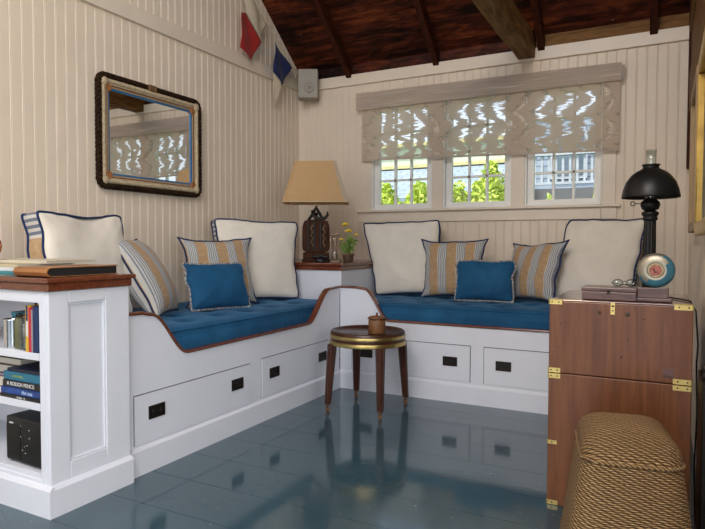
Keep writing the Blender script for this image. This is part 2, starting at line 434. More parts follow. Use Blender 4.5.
# floor: wide painted boards running along x
bm = bmesh.new()
y = 0.14; 
while y > YB-.2:
    w = .255
    box(bm, -.15, XR+.15, y-w+.0025, y, -.04, 0)
    y -= w
box(bm, -.15, XR+.15, YB-.2, .14, -.08, -.004)
struct('floor', bm, 'floor')

# left wall
bm = bmesh.new()
left = lambda a, o, z: (o, a, z)
box(bm, -WT, -.006, YB, .1, 0, 2.44)
bead_panel(bm, left, YB, 0, 0, 2.37)
# gable above
yr = YB/2
top = lambda a: H0+.08+SL*(min(-a, a-YB))
prism(bm, [(YB, 2.44), (0.1, 2.44), (0, top(0)), (yr, top(yr)), (YB, top(YB))], -WT, -.006, 'x')
bead_panel(bm, left, YB, 0, 2.42, 0, 1, ztop=top)
struct('wall_left', bm, ['wall', 'wall_upper'])
bm = bmesh.new(); box(bm, -.004, .022, YB, -.001, 2.355, 2.452); struct('trim_1', bm, 'trim', bevel=.004)

# back wall with three window openings
wins = [(.722, 1.262), (1.354, 1.890), (1.990, 2.526)]
WZ0, WZ1 = 1.283, 2.16
bm = bmesh.new()
back = lambda a, o, z: (a, -o, z)
xs = [-.1]+[v for w in wins for v in w]+[RX+WT]
box(bm, -.1, RX+WT, .006, WT, 0, WZ0); box(bm, -.1, RX+WT, .006, WT, WZ1, H0+.06)
for a, b in zip(xs[0::2], xs[1::2]): box(bm, a, b, .006, WT, WZ0, WZ1)
bead_panel(bm, back, 0, RX, 0, 1.20); bead_panel(bm, back, 0, .63, 1.20, 2.36); bead_panel(bm, back, 2.608, RX, 1.20, 2.36)
bead_panel(bm, back, .63, 2.608, 2.20, 2.36)
struct('wall_back', bm, 'wall')
bm = bmesh.new(); box(bm, 0, RX, -.022, .004, 2.343, H0); struct('trim_2', bm, 'trim', bevel=.004)
# window casing: side boards, mullions, header, apron
bm = bmesh.new()
box(bm, .625, .722, -.012, .05, 1.275, 2.16); box(bm, 2.526, 2.612, -.012, .05, 1.275, 2.16)
for a, b in ((1.262, 1.354), (1.890, 1.990)): box(bm, a, b, -.012, .05, 1.275, 2.16)
box(bm, .625, 2.612, -.014, .05, 2.161, 2.24)
struct('trim_3', bm, 'trim', bevel=.003)
bm = bmesh.new(); box(bm, .60, 2.645, -.045, .05, 1.262, 1.280); box(bm, .615, 2.62, -.016, .01, 1.178, 1.262)
struct('trim_4', bm, 'trim', bevel=.003)
for i, (a, b) in enumerate(wins):
    bm = bmesh.new()
    fw = .045
    y0, y1 = .035, .075
    # jamb liner
    box(bm, a, a+.012, .0, .12, WZ0, WZ1); box(bm, b-.012, b, .0, .12, WZ0, WZ1); box(bm, a+.012, b-.012, .0, .12, WZ1-.012, WZ1); box(bm, a+.012, b-.012, .0, .12, WZ0-.003, WZ0+.01)
    w = struct('window_%d' % (i+1), bm, 'sash')
    bm = bmesh.new()
    x0, x1, z0, z1 = a+.013, b-.013, WZ0+.011, WZ1-.013
    box(bm, x0, x0+fw, y0, y1, z0, z1); box(bm, x1-fw, x1, y0, y1, z0, z1)
    box(bm, x0+fw, x1-fw, y0, y1, z0, z0+.035); box(bm, x0+fw, x1-fw, y0, y1, z1-fw, z1)
    gx0, gx1, gz0, gz1 = x0+fw, x1-fw, z0+.035, z1-fw
    for k in (1, 2):
        x = gx0+(gx1-gx0)*k/3; box(bm, x-.008, x+.008, y0+.004, y1-.004, gz0, gz1)
    for k in (1, 2, 3):
        z = gz0+.1975*k
        box(bm, gx0, gx1, y0+.004, y1-.004, z-.008, z+.008)
    struct('sash', bm, 'sash', parent=w)
    bm = bmesh.new(); box(bm, gx0, gx1, .052, .056, gz0, gz1)
    struct('pane', bm, 'pane', parent=w)

# right wall (short, ends where the room widens)
bm = bmesh.new()
box(bm, RX+.006, RX+WT, YR, .1, 0, H0)
right = lambda a, o, z: (RX-o, a, z)
bead_panel(bm, right, YR, 0, 0, 1.86)
prism(bm, [(YR, H0), (.1, H0), (0, top(0)), (YR, top(YR))], RX+.006, RX+WT, 'x')
# the wall that steps out to the right
box(bm, RX+.006, XR, YR-.12, YR, 0, H0)
prism(bm, [(RX+.006, H0), (XR, H0), (XR, top(YR)), (RX+.006, top(YR))], YR-.12, YR, 'y')
struct('wall_right', bm, 'wall')
bm = bmesh.new()
box(bm, RX-.02, RX+.003, YR, -.001, 1.86, 2.1); box(bm, RX-.012, RX+.003, YR, -.001, 2.11, 2.36); box(bm, RX-.02, RX+.003, YR, -.001, 2.37, 2.6)
struct('trim_5', bm, 'plateboard', bevel=.004)
bm = bmesh.new(); box(bm, RX-.026, RX-.0, -.075, -.001, 1.5, 2.8); struct('trim_6', bm, 'rafter', bevel=.004)
# far right wall, wall behind the camera; their unseen openings added to admit light
bm = bmesh.new()
box(bm, XR, XR+WT, YB, YR, 0, .8); box(bm, XR, XR+WT, YB, YR, 2.1, H0)
box(bm, XR, XR+WT, YB, -6.6, .8, 2.1); box(bm, XR, XR+WT, -4.0, YR, .8, 2.1)
prism(bm, [(YB, H0), (YR, H0), (YR, top(YR)), (yr, top(yr)), (YB, top(YB))], XR, XR+WT, 'x')
struct('wall_right_far', bm, 'wall')
bm = bmesh.new()
box(bm, -WT, .7, YB-WT, YB, 0, H0+.1); box(bm, 4.3, XR+WT, YB-WT, YB, 0, H0+.1); box(bm, .7, 4.3, YB-WT, YB, 2.15, H0+.1)
struct('wall_front', bm, 'wall')

# roof: boards and rafters
def roofz(y): return H0+.085+SL*(-y)
ang = math.atan(SL)
bm = bmesh.new()
bw = .165; k = 0; cosA, sinA = math.cos(ang), math.sin(ang)
L = (-YB/2)/cosA
s = -.25
while s < L+.05:
    o = rnd.uniform(-.004, .004)
    p0 = (-(s*cosA), H0+.085+s*sinA+o); p1 = (-((s+bw-.005)*cosA), H0+.085+(s+bw-.005)*sinA+o)
    t = (.02*sinA, .02*cosA)
    prism(bm, [(p0[0], p0[1]), (p1[0], p1[1]), (p1[0]+t[0], p1[1]+t[1]), (p0[0]+t[0], p0[1]+t[1])], -.15, XR+.2, 'x')
    s += bw
# solid skin above the boards and the other slope
zr = roofz(yr)
prism(bm, [(.25, roofz(.25)+.03), (yr, zr+.03), (yr, zr+.16), (.25, roofz(.25)+.16)], -.15, XR+.2, 'x')
def rz(y): return H0+.085+SL*(y-YB)
for (ya, yb_, xa, xb) in ((YB-.25, -6.4, -.15, XR+.2), (-5.0, yr, -.15, XR+.2), (-6.4, -5.0, -.15, .9), (-6.4, -5.0, 3.9, XR+.2)):  # unseen slope, its opening added for the overhead fill light
    prism(bm, [(ya, rz(ya)), (yb_, rz(yb_)), (yb_, rz(yb_)+.16), (ya, rz(ya)+.16)], xa, xb, 'x')
struct('ceiling', bm, 'roofboard')
xs = [.514, 1.294, 2.10, 2.831, 3.62, 4.4]
for i, x in enumerate(xs):
    bm = bmesh.new()
    w = .024
    d = .125
    y1 = .0
    prism(bm, [(y1, roofz(y1)-.004-d), (yr, zr-.004-d), (yr, zr-.004), (y1, roofz(y1)-.004)], x-w, x+w, 'x')
    o = struct('trim_%d' % (7+i), bm, 'rafter', bevel=.003)
bm = bmesh.new(); box(bm, 0.0, 1.99, -.004, .02, H0, H0+.085); struct('trim_13', bm, 'roofboard')
bm = bmesh.new(); box(bm, 2.06, RX, -.006, .02, H0, H0+.092); struct('trim_15', bm, 'plateboard')
# tie beam
bm = bmesh.new(); box(bm, 1.933, 2.057, YB, -.004, 2.362, 2.52)
for v in bm.verts: pass
bmesh.ops.subdivide_edges(bm, edges=[e for e in bm.edges if abs(e.verts[0].co.y-e.verts[1].co.y) > 1], cuts=60, use_grid_fill=True)
for v in bm.verts:
    n = noise.noise_vector(v.co*2.3); v.co += Vector((n.x*.006, 0, n.z*.006))
struct('trim_14', bm, 'beamwood', bevel=.006)

# ------------------------------------------------------------------ storage benches
D = .9465
RIMZ = .483
def s_curve(lo, hi, a_hi, a_lo):
    """smooth S from (a_hi, hi) to (a_lo, lo)"""
    out = []
    for k in range(1, 15):
        t = k/15; e = t*t*t*(t*(6*t-15)+10)
        e = .35*t+.65*e if 0 else e
        out.append((a_hi+(a_lo-a_hi)*(.15*e+.85*t), hi+(lo-hi)*e))
    return out
def bench_panel(side, a_end, a_inner, prof, drawers, pulls, label, mirror_axis):
    root = thing('storage_bench', label, 'bench')
    # side 'L': panel plane x = D, along = y ; side 'B': panel plane y = -D, along = x
    ax = 'x' if side == 'L' else 'y'
    s = 1 if side == 'L' else -1
    f0 = s*(D-.038); f1 = s*(D-.014)
    bm = bmesh.new()
    outline = [(prof[0][0], .0)]+prof+[(prof[-1][0], 0)]
    prism(bm, outline, f0, f1, ax)
    obj('front_panel', bm, 'white', root)
    # mahogany rim swept along the top edge
    bm = bmesh.new()
    P = [Vector((0, a, z)) for a, z in prof]
    rows = []
    for i, p in enumerate(P):
        t = (P[min(i+1, len(P)-1)]-P[max(i-1, 0)]).normalized(); n = Vector((0, -t.z, t.y))
        if n.z < 0: n = -n
        row = []
        for (o, h) in ((f0/s-.004, -.002), (f0/s-.004, .010), (D-.020, .013), (D-.006, .010), (D-.004, .004), (D-.006, -.002)):
            q = p+n*h
            row.append(bm.verts.new((s*o, q.y, q.z) if side == 'L' else (q.y, s*o, q.z)))
        rows.append(row)
    for a, b in zip(rows, rows[1:]):
        for k in range(6): bm.faces.new((a[k], a[(k+1) % 6], b[(k+1) % 6], b[k]))
    bm.faces.new(rows[0]); bm.faces.new(rows[-1])
    obj('rim', bm, 'mahog' if side == 'L' else 'mahogx', root)
    # plinth
    a0, a1 = prof[0][0], prof[-1][0]
    bm = bmesh.new()
    pl = [(s*(D-.016), 0), (s*D, 0), (s*D, .108), (s*(D-.009), .120), (s*(D-.016), .122)]
    if side == 'L': prism(bm, pl, a0, a1, 'y')
    else: prism(bm, pl, a0+.0, a1, 'x')
    obj('plinth', bm, 'white', root)
    # seat deck under the mattress
    bm = bmesh.new()
    if side == 'L': box(bm, .012, D-.040, a0, a1-.02, .40, .425)
    else: box(bm, D+.01, a1-.012, -(D-.040), -.012, .40, .425)
    obj('seat_deck', bm, 'white', root)
    for (d0, d1, z0, z1, pp) in drawers:
        bm = bmesh.new()
        e = s*(D-.0125)
        g = .0045
        def slab(bm, a, b, c, d, p, q, mi=0):
            lo, hi = min(p, q), max(p, q)
            if side == 'L': box(bm, lo, hi, a, b, c, d, mi)
            else: box(bm, a, b, lo, hi, c, d, mi)
        slab(bm, d0, d1, z0, z1, s*(D-.0145), s*(D-.0135), 1)         # dark reveal
        slab(bm, d0+g, d1-g, z0+.002, z1-g, s*(D-.014), s*(D-.0085), 0)
        dr = obj('drawer', bm, ['white', 'gap'], root)
        for c in pp:
            bm = bmesh.new()
            hw, hh, zc = (.047, .029, .2575)
            slab(bm, c-hw, c+hw, zc-hh, zc-hh+.012, s*(D-.0085), s*(D-.004)); slab(bm, c-hw, c+hw, zc+hh-.012, zc+hh, s*(D-.0085), s*(D-.004))
            slab(bm, c-hw, c-hw+.013, zc-hh+.012, zc+hh-.012, s*(D-.0085), s*(D-.004)); slab(bm, c+hw-.013, c+hw, zc-hh+.012, zc+hh-.012, s*(D-.0085), s*(D-.004))
            slab(bm, c-hw+.013, c+hw-.013, zc-hh+.012, zc+hh-.012, s*(D-.0085), s*(D-.0075), 1)
            # hinged bail inside the recess
            pts = [(-.024, .010), (-.024, -.008), (.024, -.008), (.024, .010)]
            tp = [((s*(D-.0055)), c+a, zc+z) if side == 'L' else (c+a, s*(D-.0055), zc+z) for a, z in pts]
            tube(bm, tp, .0028, 6)
            obj('handle', bm, ['bronze', 'black'], dr)
    return root
prof = [(-2.787, .695), (-2.70, .693), (-2.665, .684)]+s_curve(RIMZ, .684, -2.665, -2.415)+[(-2.415, RIMZ), (-1.43, RIMZ+.004)] + \
       [(a, z) for a, z in reversed([(-1.43+0, 0)]) if 0]
up = s_curve(.690, RIMZ+.004, -1.36, -1.06)
prof += [(-1.36, RIMZ+.004)]+up+[(-1.06, .690), (-D+.010, .697)]
bench_panel('L', 0, 0, prof, [(-2.752, -1.947, .130, .348, (-2.626, -2.062)), (-1.847, -1.093, .135, .356, (-1.725, -1.180))], None,
            'white built-in window bench along the left wall beside the bookcase, with mahogany rim and drawers', 1)
pb = [(D-.010+.0, .697), (1.05, .697), (1.11, .690)]+s_curve(RIMZ, .690, 1.11, 1.31)+[(1.31, RIMZ), (RX-.012, RIMZ)]
bench_panel('B', 0, 0, pb, [(1.025, 1.864, .135, .366, (1.14, 1.732)), (1.945, 2.80, .135, .366, (2.069, 2.66))], None,
            'white built-in window bench under the three windows, with mahogany rim and drawers', 1)

# corner cabinet with mahogany top
r = thing('corner_cabinet', 'white square corner cabinet with mahogany top filling the corner between the two benches', 'cabinet')
obj('body', BX(.012, .905, -.865, -.012, .43, .808), 'white', r, bevel=.003)
bm = bmesh.new()
box(bm, .010, .925, -.890, -.010, .840, .862); box(bm, .010, .915, -.878, -.010, .808, .840)
obj('top', bm, 'mahogx', r, bevel=.005)

# ------------------------------------------------------------------ bookcase at the left end
BXR = .962; BY0, BY1 = -3.160, -2.795
BZ = .822
r = thing('bookcase', 'white low bookcase with mahogany top at the near end of the left bench', 'bookcase')
bm = bmesh.new()
# end panel: stiles, rails and recessed panel
box(bm, BXR-.024, BXR-.012, BY0, BY1, 0.0, BZ)
pz0, pz1, py0, py1 = .182, .776, -3.078, -2.912
box(bm, BXR-.012, BXR, BY0, py0, 0, BZ); box(bm, BXR-.012, BXR, py1, BY1, 0, BZ)
box(bm, BXR-.012, BXR, py0, py1, 0, pz0); box(bm, BXR-.012, BXR, py0, py1, pz1, BZ)
obj('end_panel', bm, 'white', r, bevel=.003)
bm = bmesh.new()
for a, b, c, d in ((py0, py0+.008, pz0, pz1), (py1-.008, py1, pz0, pz1), (py0+.008, py1-.008, pz0, pz0+.008), (py0+.008, py1-.008, pz1-.008, pz1)):
    box(bm, BXR-.012, BXR-.004, a, b, c, d)
obj('panel_moulding', bm, 'white', r, bevel=.003)
bm = bmesh.new()
box(bm, .908, BXR-.025, BY0, BY0+.022, 0, BZ); box(bm, .012, .07, BY0, BY0+.022, 0, BZ); box(bm, .07, .908, BY0, BY0+.022, .780, BZ); box(bm, .07, .908, BY0, BY0+.022, 0, .128)
obj('face_frame', bm, 'white', r, bevel=.002)
obj('back_panel', BX(.012, BXR-.025, BY1-.016, BY1, 0, BZ), 'white', r)
# peg strip
bm = bmesh.new(); box(bm, .9, BXR-.025, BY0+.024, BY1-.018, .13, BZ)
obj('side_lining', bm, 'white', r)
for z in (.594, .408, .149):
    obj('shelf', BX(.012, .9, BY0+.004, BY1-.017, z-.028, z), 'white', r, bevel=.002)
bm = bmesh.new()
prism(bm, [(BXR, 0), (BXR+.016, 0), (BXR+.016, .100), (BXR+.006, .113), (BXR, .114)], BY0, BY1+.002, 'y')
prism(bm, [(BY0-.016, 0), (BY0, 0), (BY0, .114), (BY0-.006, .113), (BY0-.016, .100)], .012, BXR+.016, 'x')
obj('plinth', bm, 'white', r)
bm = bmesh.new()
box(bm, .010, BXR+.022, BY0-.022, BY1+.020, .854, .872)
box(bm, .010, BXR+.012, BY0-.012, BY1+.006, BZ+.001, .854)
obj('top', bm, 'mahogx', r, bevel=.005)

# ------------------------------------------------------------------ mattresses
def mattress(name, W, Dp, T, label, loc, rot):
    """W along the front, Dp deep, T thick; front face at local y = 0, back at y = Dp; tufted, with ribbed front roll"""
    root = thing(name, label, 'mattress', loc, (0, 0, rot))
    bm = bmesh.new()
    nx, ny = int(W/.02), int(Dp/.025)
    tufts = [(x, y) for iy, y in enumerate([.17+.2*k for k in range(int((Dp-.1)/.2))]) for x in [(.16 if iy % 2 else .28)+.26*k for k in range(int(W/.26))] if x < W-.08]
    def ztop(x, y):
        ex = min(x, W-x); ey = min(y, Dp-y)
        z = T
        z -= .018*math.exp(-(ey/.014)**2) + .012*math.exp(-(ex/.016)**2)
        z -= .010*math.exp(-((ey-.055)/.016)**2)      # stitched line behind the roll
        d = 0
        for tx, ty in tufts:
            q = (x-tx)**2+(y-ty)**2
            if q < .03: d += .020*math.exp(-q/.0012)+.010*math.exp(-q/.006)
        z -= d
        z += .006*noise.noise(Vector((x*6, y*6, 3)))
        return z
    rows = []
    for j in range(ny+1):
        rows.append([bm.verts.new((W*i/nx, Dp*j/ny, ztop(W*i/nx, Dp*j/ny))) for i in range(nx+1)])
    for j in range(ny):
        for i in range(nx): bm.faces.new((rows[j][i], rows[j][i+1], rows[j+1][i+1], rows[j+1][i]))
    # front and end faces with vertical flutes
    def skirt(line, nrm, ln):
        m = 12; prev = line
        for k in range(1, m+1):
            t = k/m; cur = []
            for i, v in enumerate(line):
                s = i/(len(line)-1)*ln
                bulge = .014*math.sin(PI*t)**.6 - .009*math.exp(-((t-.16)/.05)**2) - .009*math.exp(-((t-.84)/.05)**2)
                flute = .0062*abs(math.sin(s*PI/.032))*(math.sin(PI*t)**.5)
                p = Vector((v.co.x, v.co.y, line[i].co.z*(1-t)))+nrm*(bulge+flute)
                cur.append(bm.verts.new(p))
            for i in range(len(line)-1): bm.faces.new((prev[i], cur[i], cur[i+1], prev[i+1]))
            prev = cur
    skirt(rows[0], Vector((0, -1, 0)), W)
    skirt(rows[-1], Vector((0, 1, 0)), W)
    skirt([r_[0] for r_ in rows], Vector((-1, 0, 0)), Dp)
    skirt([r_[-1] for r_ in rows], Vector((1, 0, 0)), Dp)
    obj('cover', bm, 'velvet', root, smooth=True)
    bm = bmesh.new()
    for z in (T-.020, ):
        tube(bm, [(x*W/40, -.004, z+.002) for x in range(41)], .0055, 8)
    obj('welt', bm, 'velvet', root)
    bm = bmesh.new()
    for tx, ty in tufts:
        z = ztop(tx, ty)
        lathe(bm, [(.001, z-.002), (.009, z), (.008, z+.005), (.001, z+.007)], 10, tx, ty)
    obj('tuft', bm, 'velvet', root, kind='stuff', smooth=True)
    return root
MT = .176
# left: local x -> world +y ; front (local y=0) faces world +x
mattress('mattress', 1.870, .865, MT, 'blue tufted velvet mattress on the left wall bench', (.888, -2.764, .427), PI/2)
mattress('mattress', 2.09, .865, MT, 'blue tufted velvet mattress on the bench under the windows', (.945, -.893, .427), 0)

# ------------------------------------------------------------------ cushions
def cushion(name, w, h, t, label, cat, base, psi, lam, rol, face='canvas', pipe='piping', gusset=0., group=None, pr=.0055, seed=1, sag=0, pull=.06, ear=0.0, stripe_axis=None, dent=0, shear=0, crease=1, taper=0):
    """base = middle of the bottom edge; psi = heading of the face; lam = lean back; rol = roll (radians)"""
    n0 = Vector((math.cos(psi), math.sin(psi), 0)); rr = Vector((0, 0, 1)).cross(n0)
    u = Vector((0, 0, 1))*math.cos(lam)-n0*math.sin(lam)
    r2 = rr*math.cos(rol)+u*math.sin(rol); u2 = -rr*math.sin(rol)+u*math.cos(rol); n2 = r2.cross(u2)
    mw = Matrix((( r2.x, u2.x, n2.x), (r2.y, u2.y, n2.y), (r2.z, u2.z, n2.z)))
    # local x = right, y = up, z = out of the face
    root = thing(name, label, cat, base, mw.to_euler(), group)
    N = 28; g = gusset/2
    R_ = random.Random(seed); ph = R_.uniform(0, 50)
    def edge(a, b):
        x = a*(1-pull*(1-b*b)*abs(a)**3); y = b*(1-pull*.8*(1-a*a)*abs(b)**3)
        c = (a*a*b*b)**6; x *= 1+(ear if ear else -.03)*c; y *= 1+(ear*.5 if ear else -.03)*c
        wob = .6+.4*abs(a)
        n = (noise.noise(Vector((a*1.5+ph, b*2.2, 1)))*.030+noise.noise(Vector((a*4+ph, b*4.5, 9)))*.012)
        m = (noise.noise(Vector((a*1.6, b*1.5+ph, 7)))*.026+noise.noise(Vector((a*4.5, b*4+ph, 3)))*.010)*min(1, (1+b)*1.2)
        yy = h/2+y*h/2
        yy -= sag*(max(0, b))*(1-a*a)
        return x*w/2*(1+taper*b)+n*w*wob+shear*b*w/2, yy+m*h
    def P(a, b, s):
        x, y = edge(a, b)
        q = max(0., (1-a*a)*(1-b*b))**(.42)
        puff = (t/2-g)*q
        wr = .007*noise.noise(Vector((a*3.1+ph, b*3.1, s*4)))*min(1, q*1.6)
        # creases running in from the corners
        cr = .006*math.sin(9*(abs(a)-abs(b))*2.2+ph)*math.exp(-((1-abs(a))+(1-abs(b)))*2.2)*min(1, q*3)
        z = s*(g+puff+(wr+cr)*crease)
        if dent: z -= s*dent*math.exp(-((a-.1)**2*5+(b-.75)**2*6))
        return Vector((x, y, z))
    def gr(i):
        k = -1+2*i/N
        return math.sin(k*PI/2)*.5+k*.5
    bm = bmesh.new(); uvl = bm.loops.layers.uv.new('UVMap')
    F = {}
    for s in (1, -1):
        for j in range(N+1):
            for i in range(N+1):
                bd = i in (0, N) or j in (0, N)
                if s == -1 and bd and g == 0: F[s, i, j] = F[1, i, j]
                else: F[s, i, j] = bm.verts.new(P(gr(i), gr(j), s))
        for j in range(N):
            for i in range(N):
                q = [F[s, i, j], F[s, i+1, j], F[s, i+1, j+1], F[s, i, j+1]]
                f = bm.faces.new(q if s == 1 else q[::-1]); f.smooth = True
                ij = [(i, j), (i+1, j), (i+1, j+1), (i, j+1)]
                for lp, (p_, q_) in zip(f.loops, ij if s == 1 else ij[::-1]): lp[uvl].uv = (gr(p_)*w/2, gr(q_)*h/2)
    loop = [(i, 0) for i in range(N)]+[(N, j) for j in range(N)]+[(i, N) for i in range(N, 0, -1)]+[(0, j) for j in range(N, 0, -1)]
    obj('cover', bm, face, root, recalc=False)
    if g:
        bm = bmesh.new(); rows = []
        for k in range(5):
            tt = -1+k/2; row = []
            for i, j in loop:
                a, b = gr(i), gr(j); p = P(a, b, 1)
                d = Vector((a if abs(a) > .999 else 0, b if abs(b) > .999 else 0, 0))
                if d.length: d.normalize()
                row.append(bm.verts.new(Vector((p.x, p.y, g*tt))+d*.006*(1-tt*tt)))
            rows.append(row)
        L4 = len(loop)
        for A, B in zip(rows, rows[1:]):
            for i in range(L4):
                f = bm.faces.new((A[i], B[i], B[(i+1) % L4], A[(i+1) % L4])); f.smooth = True; f.material_index = (i//N) % 2
        obj('gusset', bm, ['gussetx', 'gussety'], root)
    for z in ((g, -g) if g else (0,)):
        bm = bmesh.new()
        pts = []
        for i, j in loop:
            p = P(gr(i), gr(j), 1); a, b = gr(i), gr(j)
            pts.append(Vector((p.x+a*.003, p.y+b*.003, z+noise.noise(Vector((p.x*14+ph, p.y*14, z)))*.004)))
        tube(bm, pts, pr, 8, closed=True)
        obj('piping', bm, pipe, root)
    return root
# gusset stripes run across the strip: along x for top and bottom, along y for the sides
M['gussety'] = m_stripe('ticking_gusset_fabric_upright', 1, .30, .12, .5, 5, (.04, .07, .15))
DG = math.radians
TOPZ = .608
cushion('box_cushion', .60, .55, .19, 'large white box cushion in the left bench corner, next to the corner cabinet', 'cushion', (.41, -1.18, TOPZ+.002), DG(-31), DG(6), DG(-1), gusset=.075, seed=3)
cushion('box_cushion', .56, .53, .19, 'large white box cushion just behind the bookcase, striped edge showing', 'cushion', (.405, -2.545, TOPZ+.002), DG(10), DG(8), DG(0), gusset=.088, seed=5, dent=.03)
cushion('box_cushion', .55, .56, .20, 'large white box cushion at the left end of the window bench', 'cushion', (1.160, -.285, TOPZ+.002), DG(-74), DG(5), DG(2), gusset=.075, seed=8, shear=-.09, taper=.08)
cushion('box_cushion', .53, .565, .20, 'large white box cushion at the right end of the window bench, behind the black lamp', 'cushion', (2.505, -.27, TOPZ+.002), DG(-98), DG(12), DG(-1), gusset=.075, seed=12, shear=.19, taper=-.05)
cushion('striped_cushion', .48, .43, .15, 'tan and blue striped cushion behind the small blue cushion on the left bench', 'cushion', (.43, -1.56, TOPZ), DG(-23), DG(12), DG(1), face='stripe', seed=21, ear=.07, pull=.13)
cushion('striped_cushion', .42, .47, .21, 'tan and blue striped cushion seen almost edge-on beside the bookcase', 'cushion', (.465, -2.08, TOPZ), DG(30), DG(30), DG(0), face='stripe_edge', crease=.25, seed=22, ear=.05, pull=.08)
cushion('striped_cushion', .47, .42, .15, 'tan and blue striped cushion left of the small blue cushion on the window bench', 'cushion', (1.556, -.36, TOPZ), DG(-89), DG(6), DG(1), face='stripe', seed=23, ear=.07, pull=.13)
cushion('striped_cushion', .48, .41, .16, 'tan and blue striped cushion right of the small blue cushion, turned to the left', 'cushion', (2.10, -.34, TOPZ), DG(-125), DG(13), DG(3), face='stripe', seed=24, ear=.07, pull=.13, shear=.08)
cushion('lumbar_cushion', .42, .285, .13, 'small plain blue cushion with beaded edge on the left bench', 'cushion', (.56, -1.73, TOPZ-.003), DG(-15), DG(20), DG(-1), face='velvet', pipe='beads', seed=31, pr=.007, pull=.05)
cushion('lumbar_cushion', .40, .285, .13, 'small plain blue cushion with beaded edge on the window bench', 'cushion', (1.82, -.49, TOPZ-.003), DG(-84), DG(15), DG(0), face='velvet', pipe='beads', seed=33, pr=.007, pull=.05)

# ------------------------------------------------------------------ drum stool
SX, SY = 1.338, -1.318
r = thing('drum_side_table', 'round dark wooden drum side table with brass bands and four castored legs', 'side table', (SX, SY, 0))
bm = bmesh.new(); R = .228
lathe(bm, [(.001, .400), (R-.006, .400), (R-.004, .404), (R-.002, .44), (R-.004, .474), (R-.010, .479), (R-.020, .479), (R-.026, .473), (R-.028, .468), (.001, .468)], 64)
obj('drum', bm, 'stoolwood', r)
for z0, z1, e in ((.398, .422, .004), (.440, .459, .0015)):
    bm = bmesh.new(); lathe(bm, [(R-.004, z0), (R+e-.001, z0), (R+e, z0+.003), (R+e, z1-.003), (R+e-.001, z1), (R-.004, z1)], 64, cap=False)
    obj('brass_band', bm, 'brass', r, smooth=False)
for a, b in ((-1, -1), (-1, 1), (1, -1), (1, 1)):
    bm = bmesh.new()
    tx, ty = a*.158, b*.158; fx, fy = a*.172, b*.186; w = .025
    prof2 = [(-w, -w*.5), (-w*.5, -w), (-.004, -w), (0, -w+.004), (.004, -w), (w*.5, -w), (w, -w*.5), (w, -.004), (w-.004, 0), (w, .004), (w, w*.5), (w*.5, w), (-w*.5, w), (-w, w*.5), (-w, .004), (-w+.004, 0), (-w, -.004)]
    T_ = [bm.verts.new((tx+p*1.05, ty+q*1.05, .402)) for p, q in prof2]; B_ = [bm.verts.new((fx+p*.72, fy+q*.72, .050)) for p, q in prof2]
    n = len(prof2)
    for i in range(n): bm.faces.new((T_[i], T_[(i+1) % n], B_[(i+1) % n], B_[i]))
    bm.faces.new(T_); bm.faces.new(B_)
    lg = obj('leg', bm, 'stoolwood', r)
    bm = bmesh.new()
    lathe(bm, [(.011, .052), (.013, .044), (.008, .038), (.005, .030), (.005, .024)], 14, fx, fy)
    mt = Matrix.Translation((fx, fy, .013)) @ Matrix.Rotation(PI/2, 4, 'X')
    lathe(bm, [(.005, -.006), (.012, -.005), (.013, 0), (.012, .005), (.005, .006)], 18, mat=mt)
    box(bm, fx-.009, fx-.004, fy-.010, fy-.007, .010, .036); box(bm, fx-.009, fx-.004, fy+.007, fy+.010, .010, .036)
    obj('castor', bm, 'castor', lg)
# little leather pot with lid and spoon on the table
tx, ty = 1.415, -1.352
r = thing('lidded_pot', 'small round brown leather-covered pot standing on the drum table', 'pot', (tx, ty, .4685))
bm = bmesh.new(); lathe(bm, [(.001, 0), (.050, 0), (.052, .004), (.051, .078), (.048, .084)], 32); obj('body', bm, 'potleather', r)
bm = bmesh.new(); lathe(bm, [(.049, .084), (.054, .086), (.054, .094), (.040, .101), (.012, .104), (.001, .104)], 32); obj('lid', bm, 'potleather', r)
bm = bmesh.new(); lathe(bm, [(.006, .103), (.005, .110), (.009, .116), (.001, .124)], 14)
obj('knob', bm, 'mahog', r)
bm = bmesh.new(); tube(bm, [(.052*math.cos(t), .052*math.sin(t), .088+.004*math.sin(5*t)) for t in [k*2*PI/24 for k in range(24)]], .003, 6, True)
for t in (2.9, -.3): tube(bm, [(.052*math.cos(t), .052*math.sin(t), .088), (.066*math.cos(t), .066*math.sin(t), .090), (.070*math.cos(t), .070*math.sin(t), .082)], .0028, 6)
obj('cord', bm, 'iron', r)

